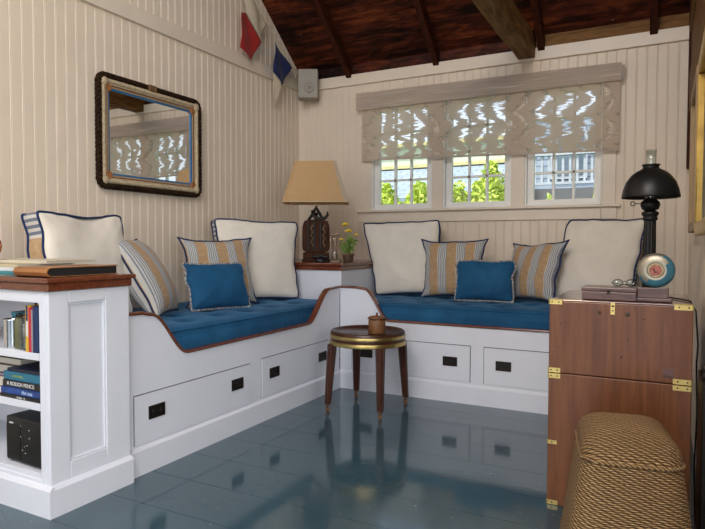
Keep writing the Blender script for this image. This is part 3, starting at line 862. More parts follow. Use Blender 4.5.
# ------------------------------------------------------------------ campaign trunk
TX0, TX1, TY0, TY1, TZ = 2.537, 3.014, -2.19, -1.68, .790
r = thing('campaign_chest', 'tall reddish wooden campaign chest with brass corners against the right wall', 'chest')
bm = bmesh.new(); box(bm, TX0, TX1, TY0, TY1, .512, TZ-.006); obj('upper_body', bm, 'trunk', r, bevel=.003)
bm = bmesh.new(); box(bm, TX0, TX1, TY0, TY1, 0, .509); obj('lower_body', bm, 'trunk', r, bevel=.003)
bm = bmesh.new(); box(bm, TX0+.003, TX1-.003, TY0+.003, TY1, TZ-.006, TZ); obj('top', bm, 'trunktop', r, bevel=.002)
def plate(x0, x1, z0, z1, name='brass_corner', wrap=None, top=False):
    bm = bmesh.new()
    box(bm, x0, x1, TY0-.0025, TY0+.001, z0, z1)
    if wrap == 'L': box(bm, TX0-.0025, TX0+.001, TY0-.0025, TY0+.05, z0, z1)
    if wrap == 'R': box(bm, TX1-.001, TX1+.0025, TY0-.0025, TY0+.05, z0, z1)
    if top: box(bm, x0, x1, TY0-.0025, TY0+.02, TZ-.001, TZ+.0015)
    n = max(1, int((x1-x0)/.022))
    for k in range(n):
        lathe(bm, [(.0001, 0), (.003, 0), (.0022, .0012), (.0001, .0016)], 8, mat=Matrix.Translation((x0+(x1-x0)*(k+.5)/n, TY0-.0025, (z0+z1)/2)) @ Matrix.Rotation(PI/2, 4, 'X'), mi=1)
    obj(name, bm, ['brassbright', 'bronze'], r)
plate(TX0-.002, TX0+.046, TZ-.018, TZ, wrap='L', top=True)
plate(TX1-.058, TX1+.002, TZ-.018, TZ, wrap='R', top=True)
for z0, z1 in ((.512, .530), (.490, .508)):
    plate(TX0-.002, TX0+.043, z0, z1, 'hinge_leaf', 'L'); plate(TX1-.058, TX1+.002, z0, z1, 'hinge_leaf', 'R')
plate(TX0-.002, TX0+.034, .236, .250, 'brass_strap', 'L')
plate(TX0-.002, TX0+.040, .002, .018, 'brass_corner', 'L')
plate(TX1-.045, TX1+.002, .002, .018, 'brass_corner', 'R')
bm = bmesh.new(); box(bm, 2.752, 2.766, TY0-.003, TY0+.001, TZ-.046, TZ-.002); box(bm, 2.7545, 2.7635, TY0-.0045, TY0-.003, TZ-.018, TZ-.012, 1)
box(bm, 2.7565, 2.7615, TY0-.0045, TY0-.003, TZ-.034, TZ-.029, 1)
obj('lock_plate', bm, ['brassbright', 'bronze'], r)
M['knot'] = plain('old_screw_stain', (.06, .035, .025), .6)
for x, z, q in ((2.714, .749, .0065), (2.808, .747, .0075), (2.862, .733, .003), (2.58, .70, .003), (2.81, .655, .003), (2.79, .590, .004), (2.575, .61, .0025)):
    bm = bmesh.new()
    lathe(bm, [(.0001, 0), (q, 0), (q*.9, .0006), (.0001, .0006)], 16, mat=Matrix.Translation((x, TY0, z)) @ Matrix.Rotation(PI/2, 4, 'X') @ Matrix.Scale(1.25, 4, (0, 1, 0)))
    obj('filled_hole', bm, 'knot', r)
bm = bmesh.new(); box(bm, 2.925, 2.958, TY0-.0008, TY0+.001, .530, .563); obj('patch', bm, 'boxwood', r)

# box, plinth, disc, lamp on the chest
r = thing('wooden_box', 'flat dark rosewood box lying on the chest left of the lamp', 'box', (2.742, -2.080, TZ+.0016), (0, 0, DG(-2)))
obj('body', BX(-.094, .094, -.060, .060, 0, .030), 'boxwood', r, bevel=.002)
obj('lid', BX(-.096, .096, -.062, .062, .031, .047), 'boxwood', r, bevel=.003)
bm = bmesh.new(); box(bm, -.006, .006, -.0635, -.062, .022, .038); obj('clasp', bm, 'bronze', r)
r = thing('folded_spectacles', 'pair of folded spectacles lying on top of the flat wooden box', 'spectacles', (2.79, -2.07, TZ+.0490), (0, 0, DG(15)))
bm = bmesh.new()
for sx in (-.024, .024): tube(bm, [(sx+.018*math.cos(t), 0, .015+.013*math.sin(t)) for t in [k*2*PI/18 for k in range(18)]], .0012, 6, True)
tube(bm, [(-.006, 0, .019), (0, 0, .022), (.006, 0, .019)], .0012, 6)
tube(bm, [(-.042, 0, .018), (-.044, .01, .014), (.03, .014, .003)], .0013, 6); tube(bm, [(.042, 0, .018), (.044, .014, .012), (-.03, .02, .003)], .0013, 6)
obj('frame', bm, 'bronze', r)
bm = bmesh.new()
for sx in (-.024, .024): lathe(bm, [(.0001, -.0006), (.0168, -.0006), (.0168, .0006), (.0001, .0006)], 18, mat=Matrix.Translation((sx, 0, .015)) @ Matrix.Rotation(PI/2, 4, 'X') @ Matrix.Scale(.74, 4, (0, 1, 0)))
obj('lens', bm, 'glass', r)

PXc, PYc = 2.888, -2.10
r = thing('display_stand', 'small square rosewood stand under the blue and silver disc', 'stand', (PXc, PYc, TZ+.0016), (0, 0, DG(-2)))
obj('base', BX(-.062, .062, -.028, .028, 0, .012), 'boxwood', r, bevel=.002)
obj('block', BX(-.052, .050, -.022, .022, .012, .050), 'boxwood', r, bevel=.002)
M['discblue'] = plain('petrol_blue_enamel', (.045, .17, .24), .3, 0, .06)
M['discsilver'] = plain('brushed_nickel', (.42, .39, .31), .4, .8, .12, 14)
M['ropepink'] = plain('red_and_white_cord', (.55, .20, .17), .7, 0, .4, 90)
r = thing('round_gauge', 'round silver and petrol-blue disc with red centre standing on a small wooden stand', 'disc', (2.895, PYc, TZ+.0016+.050+.0635))
rotm = Matrix.Scale(.80, 4) @ Matrix.Rotation(DG(-2), 4, 'Z') @ Matrix.Rotation(PI/2, 4, 'X')
bm = bmesh.new()
vs = lathe(bm, [(.001, -.028), (.050, -.027), (.072, -.017), (.079, 0), (.076, .010), (.066, .019), (.045, .024), (.030, .024), (.028, .020), (.001, .020)], 56, mat=rotm)
for f in bm.faces:
    c = f.calc_center_median(); q = Vector((c.x, c.z)); 
    if (q-Vector((-.018, .018))).length > .055 and c.y < .006: f.material_index = 1
obj('dial', bm, ['discsilver', 'discblue'], r)
bm = bmesh.new(); tube(bm, [(.023*math.cos(t), -.0205, .023*math.sin(t)) for t in [k*2*PI/32 for k in range(32)]], .0040, 8, True); obj('hub_ring', bm, 'manila', r)
bm = bmesh.new()
for rad in (.015, .009, .004): tube(bm, [(rad*math.cos(t), -.021-.002*(.015-rad)*50, rad*math.sin(t)) for t in [k*2*PI/24 for k in range(24)]], .0042, 6, True)
obj('rope_centre', bm, 'ropepink', r)

LXc, LYc = 2.870, -1.975
r = thing('column_oil_lamp', 'tall black column oil lamp with domed black shade on the wooden chest', 'lamp', (LXc, LYc, TZ+.0005))
bm = bmesh.new()
lathe(bm, [(.001, 0), (.052, 0), (.054, .006), (.050, .014), (.036, .022), (.030, .030), (.0235, .040), (.0225, .045)], 40); obj('base', bm, 'black', r)
bm = bmesh.new()
seg = 32; rings = []
for z in (.045, .30):
    k = .0245 if z < .1 else .0215
    rings.append([bm.verts.new(((k-(.0016 if i % 2 else 0))*math.cos(2*PI*i/seg), (k-(.0016 if i % 2 else 0))*math.sin(2*PI*i/seg), z)) for i in range(seg)])
for i in range(seg): bm.faces.new((rings[0][i], rings[0][(i+1) % seg], rings[1][(i+1) % seg], rings[1][i]))
bm.faces.new(rings[0]); bm.faces.new(rings[1])
obj('column', bm, 'black', r)
bm = bmesh.new(); lathe(bm, [(.0215, .30), (.026, .303), (.027, .310), (.024, .318), (.030, .322), (.031, .332), (.020, .338)], 40); obj('capital', bm, 'black', r)
bm = bmesh.new(); lathe(bm, [(.018, .338), (.030, .346), (.035, .360), (.033, .372), (.024, .380), (.022, .386)], 40); obj('font', bm, 'black', r)
bm = bmesh.new(); tube(bm, [(-.022, -.01, .366), (-.052, -.02, .366)], .0018, 8)
tube(bm, [(-.060+.008*math.cos(t), -.023, .366+.008*math.sin(t)) for t in [k*2*PI/16 for k in range(16)]], .0018, 6, True); obj('wick_knob', bm, 'black', r)
bm = bmesh.new(); lathe(bm, [(.020, .386), (.023, .405), (.022, .43), (.018, .45), (.0190, .53), (.0190, .572), (.0175, .572), (.0175, .53), (.0165, .45), (.0205, .43), (.0215, .405), (.0185, .386)], 32, cap=False)
obj('glass_chimney', bm, 'glass', r)
bm = bmesh.new()
outer = [(.1015, .388), (.103, .390), (.1025, .396), (.098, .420), (.088, .448), (.070, .474), (.050, .490), (.036, .497), (.029, .502), (.028, .508), (.032, .512), (.0325, .516)]
inner = [(.0305, .516), (.026, .508), (.027, .500), (.036, .493), (.050, .486), (.070, .470), (.086, .445), (.096, .418), (.1005, .390), (.1015, .388)]
lathe(bm, outer+inner, 56, cap=False)
for f in bm.faces:
    pass
obj('shade', bm, 'black', r)
bm = bmesh.new(); lathe(bm, [(.0955, .4175), (.0855, .4445), (.0695, .4690), (.0500, .4850)], 56, cap=False); obj('shade_lining', bm, 'sash', r)
for a in (.4, 2.5, 4.6):
    bm = bmesh.new(); tube(bm, [(.024*math.cos(a), .024*math.sin(a), .384), (.06*math.cos(a), .06*math.sin(a), .388), (.099*math.cos(a), .099*math.sin(a), .393)], .0018, 6)
    obj('shade_holder', bm, 'black', r)
bm = bmesh.new(); tube(bm, [(LXc+.05, LYc+.02, TZ+.004), (2.95, -1.93, TZ+.004), (2.985, -2.0, TZ+.004), (3.008, -2.06, TZ+.004), (3.026, -2.085, TZ-.03), (3.034, -2.10, .64), (3.030, -2.11, .58), (3.036, -2.10, .4), (3.03, -2.12, .2), (3.036, -2.14, .01)], .0030, 8)
tag(obj('power_cord', bm, 'black'), 'thin black cord running from the lamp over the right edge of the chest', 'cord')

# ------------------------------------------------------------------ woven stool in the foreground
def rounded(w, d, r, n=10):
    pts = []
    for cx, cy, a0 in ((w/2-r, d/2-r, 0), (-w/2+r, d/2-r, PI/2), (-w/2+r, -d/2+r, PI), (w/2-r, -d/2+r, 1.5*PI)):
        for k in range(n+1): a = a0+k/n*PI/2; pts.append((cx+r*math.cos(a), cy+r*math.sin(a)))
    return pts
WK = (2.828, -2.575); WR = DG(10)
r = thing('woven_stool', 'woven seagrass stool with rounded top and flared sides in front of the wooden chest', 'stool', (WK[0], WK[1], 0), (0, 0, WR))
wd, dd, hh = .268, .33, .385
bm = bmesh.new(); uv = bm.loops.layers.uv.new('UVMap')
def ring(z):
    t = 1-z/hh; return rounded(wd*(1+.42*t), dd*(1+.14*t), .060+.02*t)
rows = []; nz = 24
for k in range(nz+1):
    z = hh*k/nz
    rows.append([bm.verts.new((x, y, z)) for x, y in ring(z)])
n = len(rows[0])
per = [0]
base_ring = ring(hh)
for i in range(n): per.append(per[-1]+(Vector(base_ring[(i+1) % n])-Vector(base_ring[i])).length)
for k in range(nz):
    for i in range(n):
        f = bm.faces.new((rows[k][i], rows[k][(i+1) % n], rows[k+1][(i+1) % n], rows[k+1][i])); f.smooth = True
        for lp, (a, b) in zip(f.loops, ((per[i], k/nz), (per[i+1], k/nz), (per[i+1], (k+1)/nz), (per[i], (k+1)/nz))): lp[uv].uv = (a*2.4, b)
bm.faces.new(rows[0])
obj('woven_sides', bm, 'wickerside', r)
# domed top: rises from the front edge and rolls over the back
bm = bmesh.new(); uv = bm.loops.layers.uv.new('UVMap')
nr = 14; rings = []
for k in range(nr+1):
    t = k/nr; s = math.cos(t*PI/2)**.75; zz = hh+.085*math.sin(t*PI/2)**.8
    row = []
    for x, y in ring(hh):
        q = s if k < nr else .0005
        row.append(bm.verts.new((x*q, y*q, zz+.012*(1-t)*0)))
    rings.append(row)
for k in range(nr):
    for i in range(n):
        f = bm.faces.new((rings[k][i], rings[k][(i+1) % n], rings[k+1][(i+1) % n], rings[k+1][i])); f.smooth = True
        for lp in f.loops: lp[uv].uv = (lp.vert.co.x*2.6, (lp.vert.co.y+lp.vert.co.z)*2.6)
f = bm.faces.new(rings[-1])
obj('woven_top', bm, 'wickertop', r)
bm = bmesh.new(); base = ring(hh-.002)
pts = []
for turn in range(1):
    for i, (x, y) in enumerate(base): pts.append((x*1.012, y*1.012, hh))
M['seamrope'] = m_rope('seagrass_rope', (.10, .05, .018), (.42, .27, .12), 45)
tube(bm, pts, .0050, 8, True)
obj('rope_edge', bm, 'seamrope', r)

# ------------------------------------------------------------------ block lamp on the corner cabinet
r = thing('pulley_block_lamp', 'table lamp with tan angular shade on an old wooden pulley block, on the corner cabinet', 'lamp', (.60, -.70, .862), (0, 0, DG(28)))
bm = bmesh.new()
box(bm, -.105, .105, -.07, .07, 0, .022); box(bm, -.095, .095, -.06, .06, .022, .07)
obj('base', bm, 'blockwood', r, bevel=.006)
def cheek(w, h, z0):
    pts = []
    for k in range(40):
        a = 2*PI*k/40; c, s = math.cos(a), math.sin(a)
        e = .38
        pts.append((w*math.copysign(abs(c)**e, c)*(1-.06*s), z0+h/2+h/2*math.copysign(abs(s)**e, s)))
    return pts
for y0, y1 in ((-.062, -.045), (-.012, .012), (.045, .062)):
    bm = bmesh.new(); prism(bm, cheek(.100, .245, .070), y0, y1, 'y'); obj('cheek', bm, 'blockwood', r, bevel=.004)
bm = bmesh.new()
for sx in (-.055, -.012, .035):
    box(bm, sx-.007, sx+.007, -.072, -.062, .085, .30)
obj('iron_strap', bm, 'iron', r, bevel=.002)
bm = bmesh.new()
for sx in (-.028, .062):
    pts = [(sx+.008*math.sin(k*.9), -.070+.004*math.cos(k*.9), .11+k*.0072) for k in range(24)]
    tube(bm, pts, .0075, 6)
obj('rope_fall', bm, m_rope('old_manila', (.06, .03, .015), (.30, .18, .09), 60), r)
bm = bmesh.new(); box(bm, -.088, .088, -.045, -.012, .08, .305); box(bm, -.088, .088, .012, .045, .08, .305); obj('sheave_case', bm, 'blockwood', r)
bm = bmesh.new()
tube(bm, [(-.06, 0, .31), (-.035, 0, .345), (-.012, 0, .385), (0, 0, .41), (.012, 0, .385), (.035, 0, .345), (.05, 0, .31)], .011, 10)
tube(bm, [(-.03, -.03, .385), (-.02, -.03, .35), (0, -.035, .328), (.035, -.04, .318), (.07, -.04, .328), (.088, -.04, .352), (.085, -.04, .376)], [.009, .012, .015, .016, .013, .010, .004], 10)
tube(bm, [(.0, -.03, .33), (0, 0, .36)], .014, 10)
obj('hook', bm, 'iron', r)
bm = bmesh.new(); tube(bm, [(0, 0, .40), (0, 0, .47)], .009, 10); lathe(bm, [(.020, .47), (.022, .50), (.016, .53)], 16); obj('lamp_rod', bm, 'brass', r)
bm = bmesh.new(); lathe(bm, [(.014, .53), (.020, .55), (.030, .59), (.028, .615), (.015, .635), (.002, .64)], 20); obj('bulb', bm, 'sash', r)
# shade: rectangle with cut corners
def octo(w, d, c): return [(w-c, -d), (w, -d+c), (w, d-c), (w-c, d), (-w+c, d), (-w, d-c), (-w, -d+c), (-w+c, -d)]
def mkshade(inset, z0, z1):
    return [octo(.245-inset, .165-inset, .035), octo(.150-inset, .115-inset, .025)]
bm = bmesh.new()
zb, zt = .438, .745
lo, hi = mkshade(0, 0, 0); lo2, hi2 = mkshade(.003, 0, 0)
A = [bm.verts.new((x, y, zb)) for x, y in lo]; B = [bm.verts.new((x, y, zt)) for x, y in hi]
A2 = [bm.verts.new((x, y, zb)) for x, y in lo2]; B2 = [bm.verts.new((x, y, zt)) for x, y in hi2]
for i in range(8):
    j = (i+1) % 8
    f = bm.faces.new((A[i], A[j], B[j], B[i])); f.material_index = 1 if i in (0,) else 0  # right front chamfer coloured paler, as lit from the right
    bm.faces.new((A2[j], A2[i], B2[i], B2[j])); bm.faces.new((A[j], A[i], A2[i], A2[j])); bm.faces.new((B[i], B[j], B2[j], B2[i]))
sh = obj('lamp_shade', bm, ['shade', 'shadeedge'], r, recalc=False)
bm = bmesh.new()
tube(bm, [(x*.992, y*.992, zb+.002) for x, y in lo], .0032, 6, True); obj('shade_trim', bm, 'shadeedge', sh)
bm = bmesh.new(); tube(bm, [(x*.99, y*.99, zt-.002) for x, y in hi], .0032, 6, True); obj('shade_trim', bm, 'shadeedge', sh)
bm = bmesh.new()
for a in range(3):
    t = a*2*PI/3; tube(bm, [(0, 0, .70), (.112*math.cos(t), .108*math.sin(t), .74)], .002, 6)
tube(bm, [(0, 0, .62), (0, 0, .70)], .004, 6)
obj('shade_spider', bm, 'brass', r)

# black ornament lying in front of the block
r = thing('black_telephone_ornament', 'small glossy black ornament in front of the pulley block lamp', 'ornament', (.700, -.800, .862), (0, 0, DG(28)))
bm = bmesh.new()
lathe(bm, [(.001, 0), (.040, 0), (.044, .010), (.036, .026), (.022, .036), (.001, .040)], 24)
obj('body', bm, 'blackplastic', r)
bm = bmesh.new(); tube(bm, [(-.058, 0, .030), (-.04, 0, .042), (0, 0, .048), (.04, 0, .042), (.058, 0, .030)], [.013, .009, .007, .009, .013], 10)
obj('handle', bm, 'blackplastic', r)

# hourglass
r = thing('hourglass', 'small wooden hourglass between the pulley block lamp and the flower pot', 'hourglass', (.762, -.700, .862))
bm = bmesh.new(); lathe(bm, [(.001, 0), (.040, 0), (.041, .010), (.030, .014), (.001, .014)], 24); obj('bottom_plate', bm, m_pale := wood('worn_pale_wood', (.22, .13, .09), (.50, .36, .26), .5, (3, 3, 12), 8, 0), r)
bm = bmesh.new(); lathe(bm, [(.001, .196), (.034, .196), (.041, .200), (.041, .210), (.001, .212)], 24); obj('top_plate', bm, m_pale, r)
bm = bmesh.new(); lathe(bm, [(.012, .014), (.026, .030), (.027, .060), (.015, .090), (.004, .105), (.015, .120), (.027, .150), (.026, .180), (.012, .196)], 24); obj('glass_bulb', bm, 'glass', r)
bm = bmesh.new(); lathe(bm, [(.001, .016), (.023, .030), (.023, .044), (.010, .056), (.001, .060)], 20); obj('sand', bm, m_pale, r)
for k in range(4):
    a = .6+k*PI/2; bm = bmesh.new(); lathe(bm, [(.0045, .014), (.006, .05), (.0035, .07), (.006, .105), (.0035, .14), (.006, .16), (.0045, .196)], 10, .034*math.cos(a), .034*math.sin(a)); obj('spindle', bm, m_pale, r)

# flower pot
r = thing('potted_flowers', 'small clay pot of yellow ranunculus flowers on the corner cabinet', 'potted plant', (.868, -.690, .862))
bm = bmesh.new(); lathe(bm, [(.001, 0), (.034, 0), (.042, .052), (.045, .054), (.045, .066), (.039, .066), (.038, .056), (.001, .056)], 28); obj('pot', bm, 'terracotta', r)
bm = bmesh.new(); lathe(bm, [(.001, .0575), (.037, .0575), (.03, .062), (.001, .064)], 20); obj('soil', bm, 'soil', r)
fl = [(-.045, .035, .275), (.012, -.015, .225), (.058, .015, .200), (-.040, -.03, .165)]
R3 = random.Random(4)
for i, (x, y, z) in enumerate(fl):
    bm = bmesh.new(); tube(bm, [(x*.15, y*.15, .058), (x*.5, y*.4, .058+(z-.058)*.55), (x, y, z)], .0018, 6); st = obj('stem', bm, 'leafgreen', r)
    bm = bmesh.new(); q = .028 if i < 2 else .018
    for k in range(18):
        a = k*2.4; rad = q*math.sqrt((k+.5)/18)
        mt = Matrix.Translation((x+rad*math.cos(a)*.8, y+rad*math.sin(a)*.8, z+q*.35*(1-k/18))) @ Matrix.Rotation(a, 4, 'Z') @ Matrix.Rotation(.9-.5*(1-k/18), 4, 'Y')
        bmesh.ops.create_icosphere(bm, subdivisions=1, radius=q*.42, matrix=mt @ Matrix.Diagonal((.35, 1, .9, 1)))
    obj('flower', bm, 'petal', st, smooth=True)
bm = bmesh.new()
for k in range(98):
    a = R3.uniform(0, 2*PI); rad = R3.uniform(.005, .062); z = .066+R3.uniform(0, .105)*(1-.25*rad/.055)+ (.02 if math.cos(a) > 0 else 0)
    c = Vector((rad*math.cos(a), rad*math.sin(a), z)); s = R3.uniform(.011, .019)
    d = Vector((math.cos(a)*.6, math.sin(a)*.6, R3.uniform(-.2, .9))).normalized(); e = d.cross(Vector((R3.uniform(-1, 1), R3.uniform(-1, 1), .3))).normalized(); nrm = d.cross(e)
    p = [c-d*s, c+e*s*.55+nrm*.001, c+d*s*.2+nrm*s*.15, c+d*s, c-e*s*.55]
    vs = [bm.verts.new(q) for q in (p[0], p[1], p[3], p[4])]; m_ = bm.verts.new(p[2])
    for i in range(4): bm.faces.new((vs[i], vs[(i+1) % 4], m_))
for k in range(10):
    a = k*.63; tube(bm, [(0, 0, .058), (.02*math.cos(a), .02*math.sin(a), .09), (.04*math.cos(a), .04*math.sin(a), .13)], .0011, 5)
obj('foliage', bm, 'leafgreen', r, recalc=False)

# ------------------------------------------------------------------ rope mirror on left wall
r = thing('rope_framed_mirror', 'mirror in a double rope frame hanging on the left wall', 'mirror')
my0, my1, mz0, mz1 = -2.180, -1.318, 1.318, 1.988
def rrect(y0, y1, z0, z1, rad, x, n=8):
    pts = []
    for cy, cz, a0 in ((y1-rad, z1-rad, 0), (y0+rad, z1-rad, PI/2), (y0+rad, z0+rad, PI), (y1-rad, z0+rad, 1.5*PI)):
        for k in range(n+1): a = a0+k/n*PI/2; pts.append((x, cy+rad*math.cos(a), cz+rad*math.sin(a)))
    # add points on the straights
    out = []
    for p, q in zip(pts, pts[1:]+pts[:1]):
        out.append(p); L_ = (Vector(p)-Vector(q)).length
        m = int(L_/.03)
        for k in range(1, m): out.append(tuple(Vector(p).lerp(Vector(q), k/m)))
    return out
def resample(pts, step):
    """even steps along a closed loop"""
    P_ = [Vector(p) for p in pts]; P_.append(P_[0]); L_ = [0]
    for a, b in zip(P_, P_[1:]): L_.append(L_[-1]+(b-a).length)
    m = int(L_[-1]/step); out = []; j = 0
    for k in range(m):
        s = L_[-1]*k/m
        while L_[j+1] < s: j += 1
        out.append(P_[j].lerp(P_[j+1], (s-L_[j])/max(1e-9, L_[j+1]-L_[j])))
    return out, L_[-1]
def laid_rope(bm, pts, rad, strands=3, pitch=.05, step=.006, seg=6):
    loop, L_ = resample(pts, step); n = len(loop); turns = round(L_/pitch)
    for s in range(strands):
        sp = []
        for i, p in enumerate(loop):
            t = (loop[(i+1) % n]-loop[i-1]).normalized(); a = Vector((1, 0, 0)); b = t.cross(a).normalized(); th = 2*PI*(turns*i/n+s/strands)
            sp.append(p+(a*math.cos(th)+b*math.sin(th))*rad*.52)
        tube(bm, sp, rad*.56, seg, True)
M['tarred'] = plain('tarred_rope_dark', (.030, .016, .008), .9, 0, .35, 60, spec=.1)
M['manila'] = plain('natural_rope_pale', (.52, .42, .27), .85, 0, .15, 60)
bm = bmesh.new(); laid_rope(bm, rrect(my0+.014, my1-.014, mz0+.014, mz1-.014, .045, .026), .019, 3, .075, .008); obj('dark_rope_border', bm, 'tarred', r)
bm = bmesh.new(); laid_rope(bm, rrect(my0+.044, my1-.044, mz0+.044, mz1-.044, .030, .030), .0145, 3, .04, .006); obj('pale_rope_border', bm, 'manila', r)
def frame_yz(bm, y0, y1, z0, z1, w, x0, x1):
    box(bm, x0, x1, y0, y1, z1-w, z1); box(bm, x0, x1, y0, y1, z0, z0+w); box(bm, x0, x1, y0, y0+w, z0+w, z1-w); box(bm, x0, x1, y1-w, y1, z0+w, z1-w)
M['darkred'] = plain('dark_red_paint', (.12, .015, .012), .5); M['bluepaint'] = plain('blue_paint', (.02, .14, .32), .4); M['tanpaint'] = plain('tan_paint', (.42, .29, .16), .6)
for (e, w, mt, x1) in ((.058, .007, 'manila', .034), (.065, .006, 'darkred', .030), (.071, .010, 'tanpaint', .028), (.081, .012, 'bluepaint', .024)):
    bm = bmesh.new(); frame_yz(bm, my0+e, my1-e, mz0+e, mz1-e, w, .004, x1); obj('frame_fillet', bm, mt, r)
bm = bmesh.new(); box(bm, .004, .012, my0+.02, my1-.02, mz0+.02, mz1-.02); obj('backing', bm, 'stoolwood', r)
e = .092
bm = bmesh.new(); box(bm, .013, .018, my0+e, my1-e, mz0+e, mz1-e); obj('mirror_glass', bm, 'mirror', r)
for y, z in ((my0+.078, mz0+.078), (my0+.078, mz1-.078), (my1-.078, mz0+.078), (my1-.078, mz1-.078)):
    bm = bmesh.new()
    for k in range(3): tube(bm, [(.030, y+(.008+.007*k)*math.cos(t), z+(.008+.007*k)*math.sin(t)) for t in [q*2*PI/18 for q in range(18)]], .005, 6, True)
    obj('corner_knot', bm, 'leather', r)
for y, z in ((my0+.05, mz0+.05), (my0+.05, mz1-.05), (my1-.05, mz0+.05), (my1-.05, mz1-.05)):
    bm = bmesh.new(); bmesh.ops.create_uvsphere(bm, u_segments=16, v_segments=10, radius=.026, matrix=Matrix.Translation((.034, y, z)) @ Matrix.Diagonal((.6, 1, 1, 1))); obj('rope_knob', bm, 'manila', r, smooth=True)
bm = bmesh.new(); box(bm, .006, .050, (my0+my1)/2-.035-.02, (my0+my1)/2+.035-.02, mz1-.036, mz1+.006)
obj('leather_wrap', bm, m_wrap := plain('brown_cord_wrap', (.17, .09, .035), .7, 0, .3, 50), r, bevel=.01)

# ------------------------------------------------------------------ window shade (woven, with valance)
r = thing('woven_roman_shade', 'sheer woven shade with valance hanging over the three windows', 'shade')
def sheet(x0, x1, zt0, zt1, zb0, zb1, y, amp, nx=120, nz=12, th=.0012):
    bm = bmesh.new(); rows = []
    for j in range(nz+1):
        row = []
        for i in range(nx+1):
            s = i/nx; x = x0+(x1-x0)*s; zt = zt0+(zt1-zt0)*s; zb = zb0+(zb1-zb0)*s; z = zt+(zb-zt)*j/nz
            row.append(bm.verts.new((x, y+amp*noise.noise(Vector((x*2.2, z*1.5, y*9)))*j/nz, z)))
        rows.append(row)
    for a, b in zip(rows, rows[1:]):
        for i in range(nx): bm.faces.new((a[i], b[i], b[i+1], a[i+1])).smooth = True
    return bm
obj('shade_cloth', sheet(.655, 2.632, 2.245, 2.232, 1.700, 1.648, -.052, .012), 'blind', r)
obj('valance', sheet(.612, 2.642, 2.255, 2.238, 2.112, 2.118, -.074, .006), 'valance', r)
M['headrail'] = plain('linen_wrapped_rail', (.50, .43, .36), .8)
bm = bmesh.new(); box(bm, .62, 2.638, -.066, -.022, 2.215, 2.240, mat=None); obj('headrail', bm, 'headrail', r)
obj('hem_bar', sheet(.655, 2.632, 1.706, 1.656, 1.692, 1.642, -.0525, 0), 'headrail', r)
bm = bmesh.new()
tube(bm, [(2.652, -.05, 2.225), (2.662, -.055, 2.19), (2.655, -.05, 2.14), (2.648, -.05, 2.12)], .004, 6)
obj('tie_loop', bm, 'headrail', r)
bm = bmesh.new(); tube(bm, [(2.520, -.060, 2.2), (2.521, -.060, 1.6), (2.519, -.058, 1.3), (2.521, -.056, 1.15)], .0022, 6)
for z in (1.15,): lathe(bm, [(.002, z-.03), (.006, z-.028), (.005, z-.008), (.002, z)], 10, 2.521, -.056)
obj('pull_cord', bm, 'canvas', r)

# ------------------------------------------------------------------ speaker in the corner
r = thing('wall_speaker', 'small grey wall speaker mounted high in the room corner', 'speaker', (.165, -.11, 2.245), (0, 0, DG(28)))
bm = bmesh.new(); box(bm, -.085, .085, -.07, .07, 0, .245); obj('case', bm, 'speaker', r, bevel=.008)
bm = bmesh.new(); lathe(bm, [(.001, 0), (.040, 0), (.042, .003), (.038, .006), (.030, .003), (.012, .002), (.010, .006), (.001, .008)], 32, mat=Matrix.Translation((.01, -.070, .085)) @ Matrix.Rotation(PI/2, 4, 'X')); obj('driver', bm, 'speaker', r, smooth=True)
bm = bmesh.new(); lathe(bm, [(.001, 0), (.011, 0), (.010, .005), (.001, .008)], 20, mat=Matrix.Translation((.012, -.071, .032)) @ Matrix.Rotation(PI/2, 4, 'X')); obj('sensor', bm, 'chrome', r, smooth=True)
obj('bracket', BX(-.02, .02, .06, .085, .08, .16), 'speaker', r)

# ------------------------------------------------------------------ signal flags on a line
bm = bmesh.new()
line = [(.10, -1.35, 3.32), (.10, -1.05, 3.02), (.10, -.80, 2.80), (.10, -.55, 2.64), (.10, -.38, 2.53), (.09, -.20, 2.44), (.05, -.06, 2.47)]
line = [(.10, -1.40, 3.34), (.10, -1.08, 3.085), (.10, -.78, 2.868), (.10, -.61, 2.742), (.10, -.36, 2.56), (.09, -.21, 2.47), (.03, -.04, 2.44)]
tube(bm, line, .004, 6)
tag(obj('flag_line', bm, 'bunting'), 'pale cord stretched along the roof slope above the left wall, carrying the pennants', 'cord')
def flag(pts_mats, label, name='pennant', x=.10):
    """pts_mats: list of (outline (y,z), material, part name)"""
    root = thing(name, label, 'flag')
    for outline, mt, pn in pts_mats:
        bm = bmesh.new()
        cy = sum(p[0] for p in outline)/len(outline); cz = sum(p[1] for p in outline)/len(outline)
        # fan of fine strips so the cloth can ripple
        m = 8; rings = []
        for k in range(m+1):
            t = k/m; rg = []
            dense = []
            for p, q in zip(outline, outline[1:]+outline[:1]):
                for s in range(6): dense.append((p[0]+(q[0]-p[0])*s/6, p[1]+(q[1]-p[1])*s/6))
            for (a, b) in dense:
                yy = cy+(a-cy)*t; zz = cz+(b-cz)*t
                rg.append(bm.verts.new((x+.010*math.sin(yy*30+zz*9)+.005*math.sin(zz*30), yy, zz)))
            rings.append(rg)
        n = len(rings[0])
        for a, b in zip(rings, rings[1:]):
            for i in range(n): bm.faces.new((a[i], a[(i+1) % n], b[(i+1) % n], b[i])).smooth = True
        bmesh.ops.remove_doubles(bm, verts=rings[0], dist=1e-4)
        o = obj(pn, bm, mt, root); s = o.modifiers.new('thickness', 'SOLIDIFY'); s.thickness = .0015
    return root
flag([([(-.935, 2.725), (-.868, 2.745), (-.70, 2.575), (-.80, 2.405), (-.945, 2.465)], 'red', 'red_panel'),
      ([(-.885, 2.865), (-.79, 2.868), (-.61, 2.735), (-.69, 2.585), (-.86, 2.755)], 'bunting', 'cream_panel')],
     'red and cream pennant hanging upper left below the roof slope', x=.085)
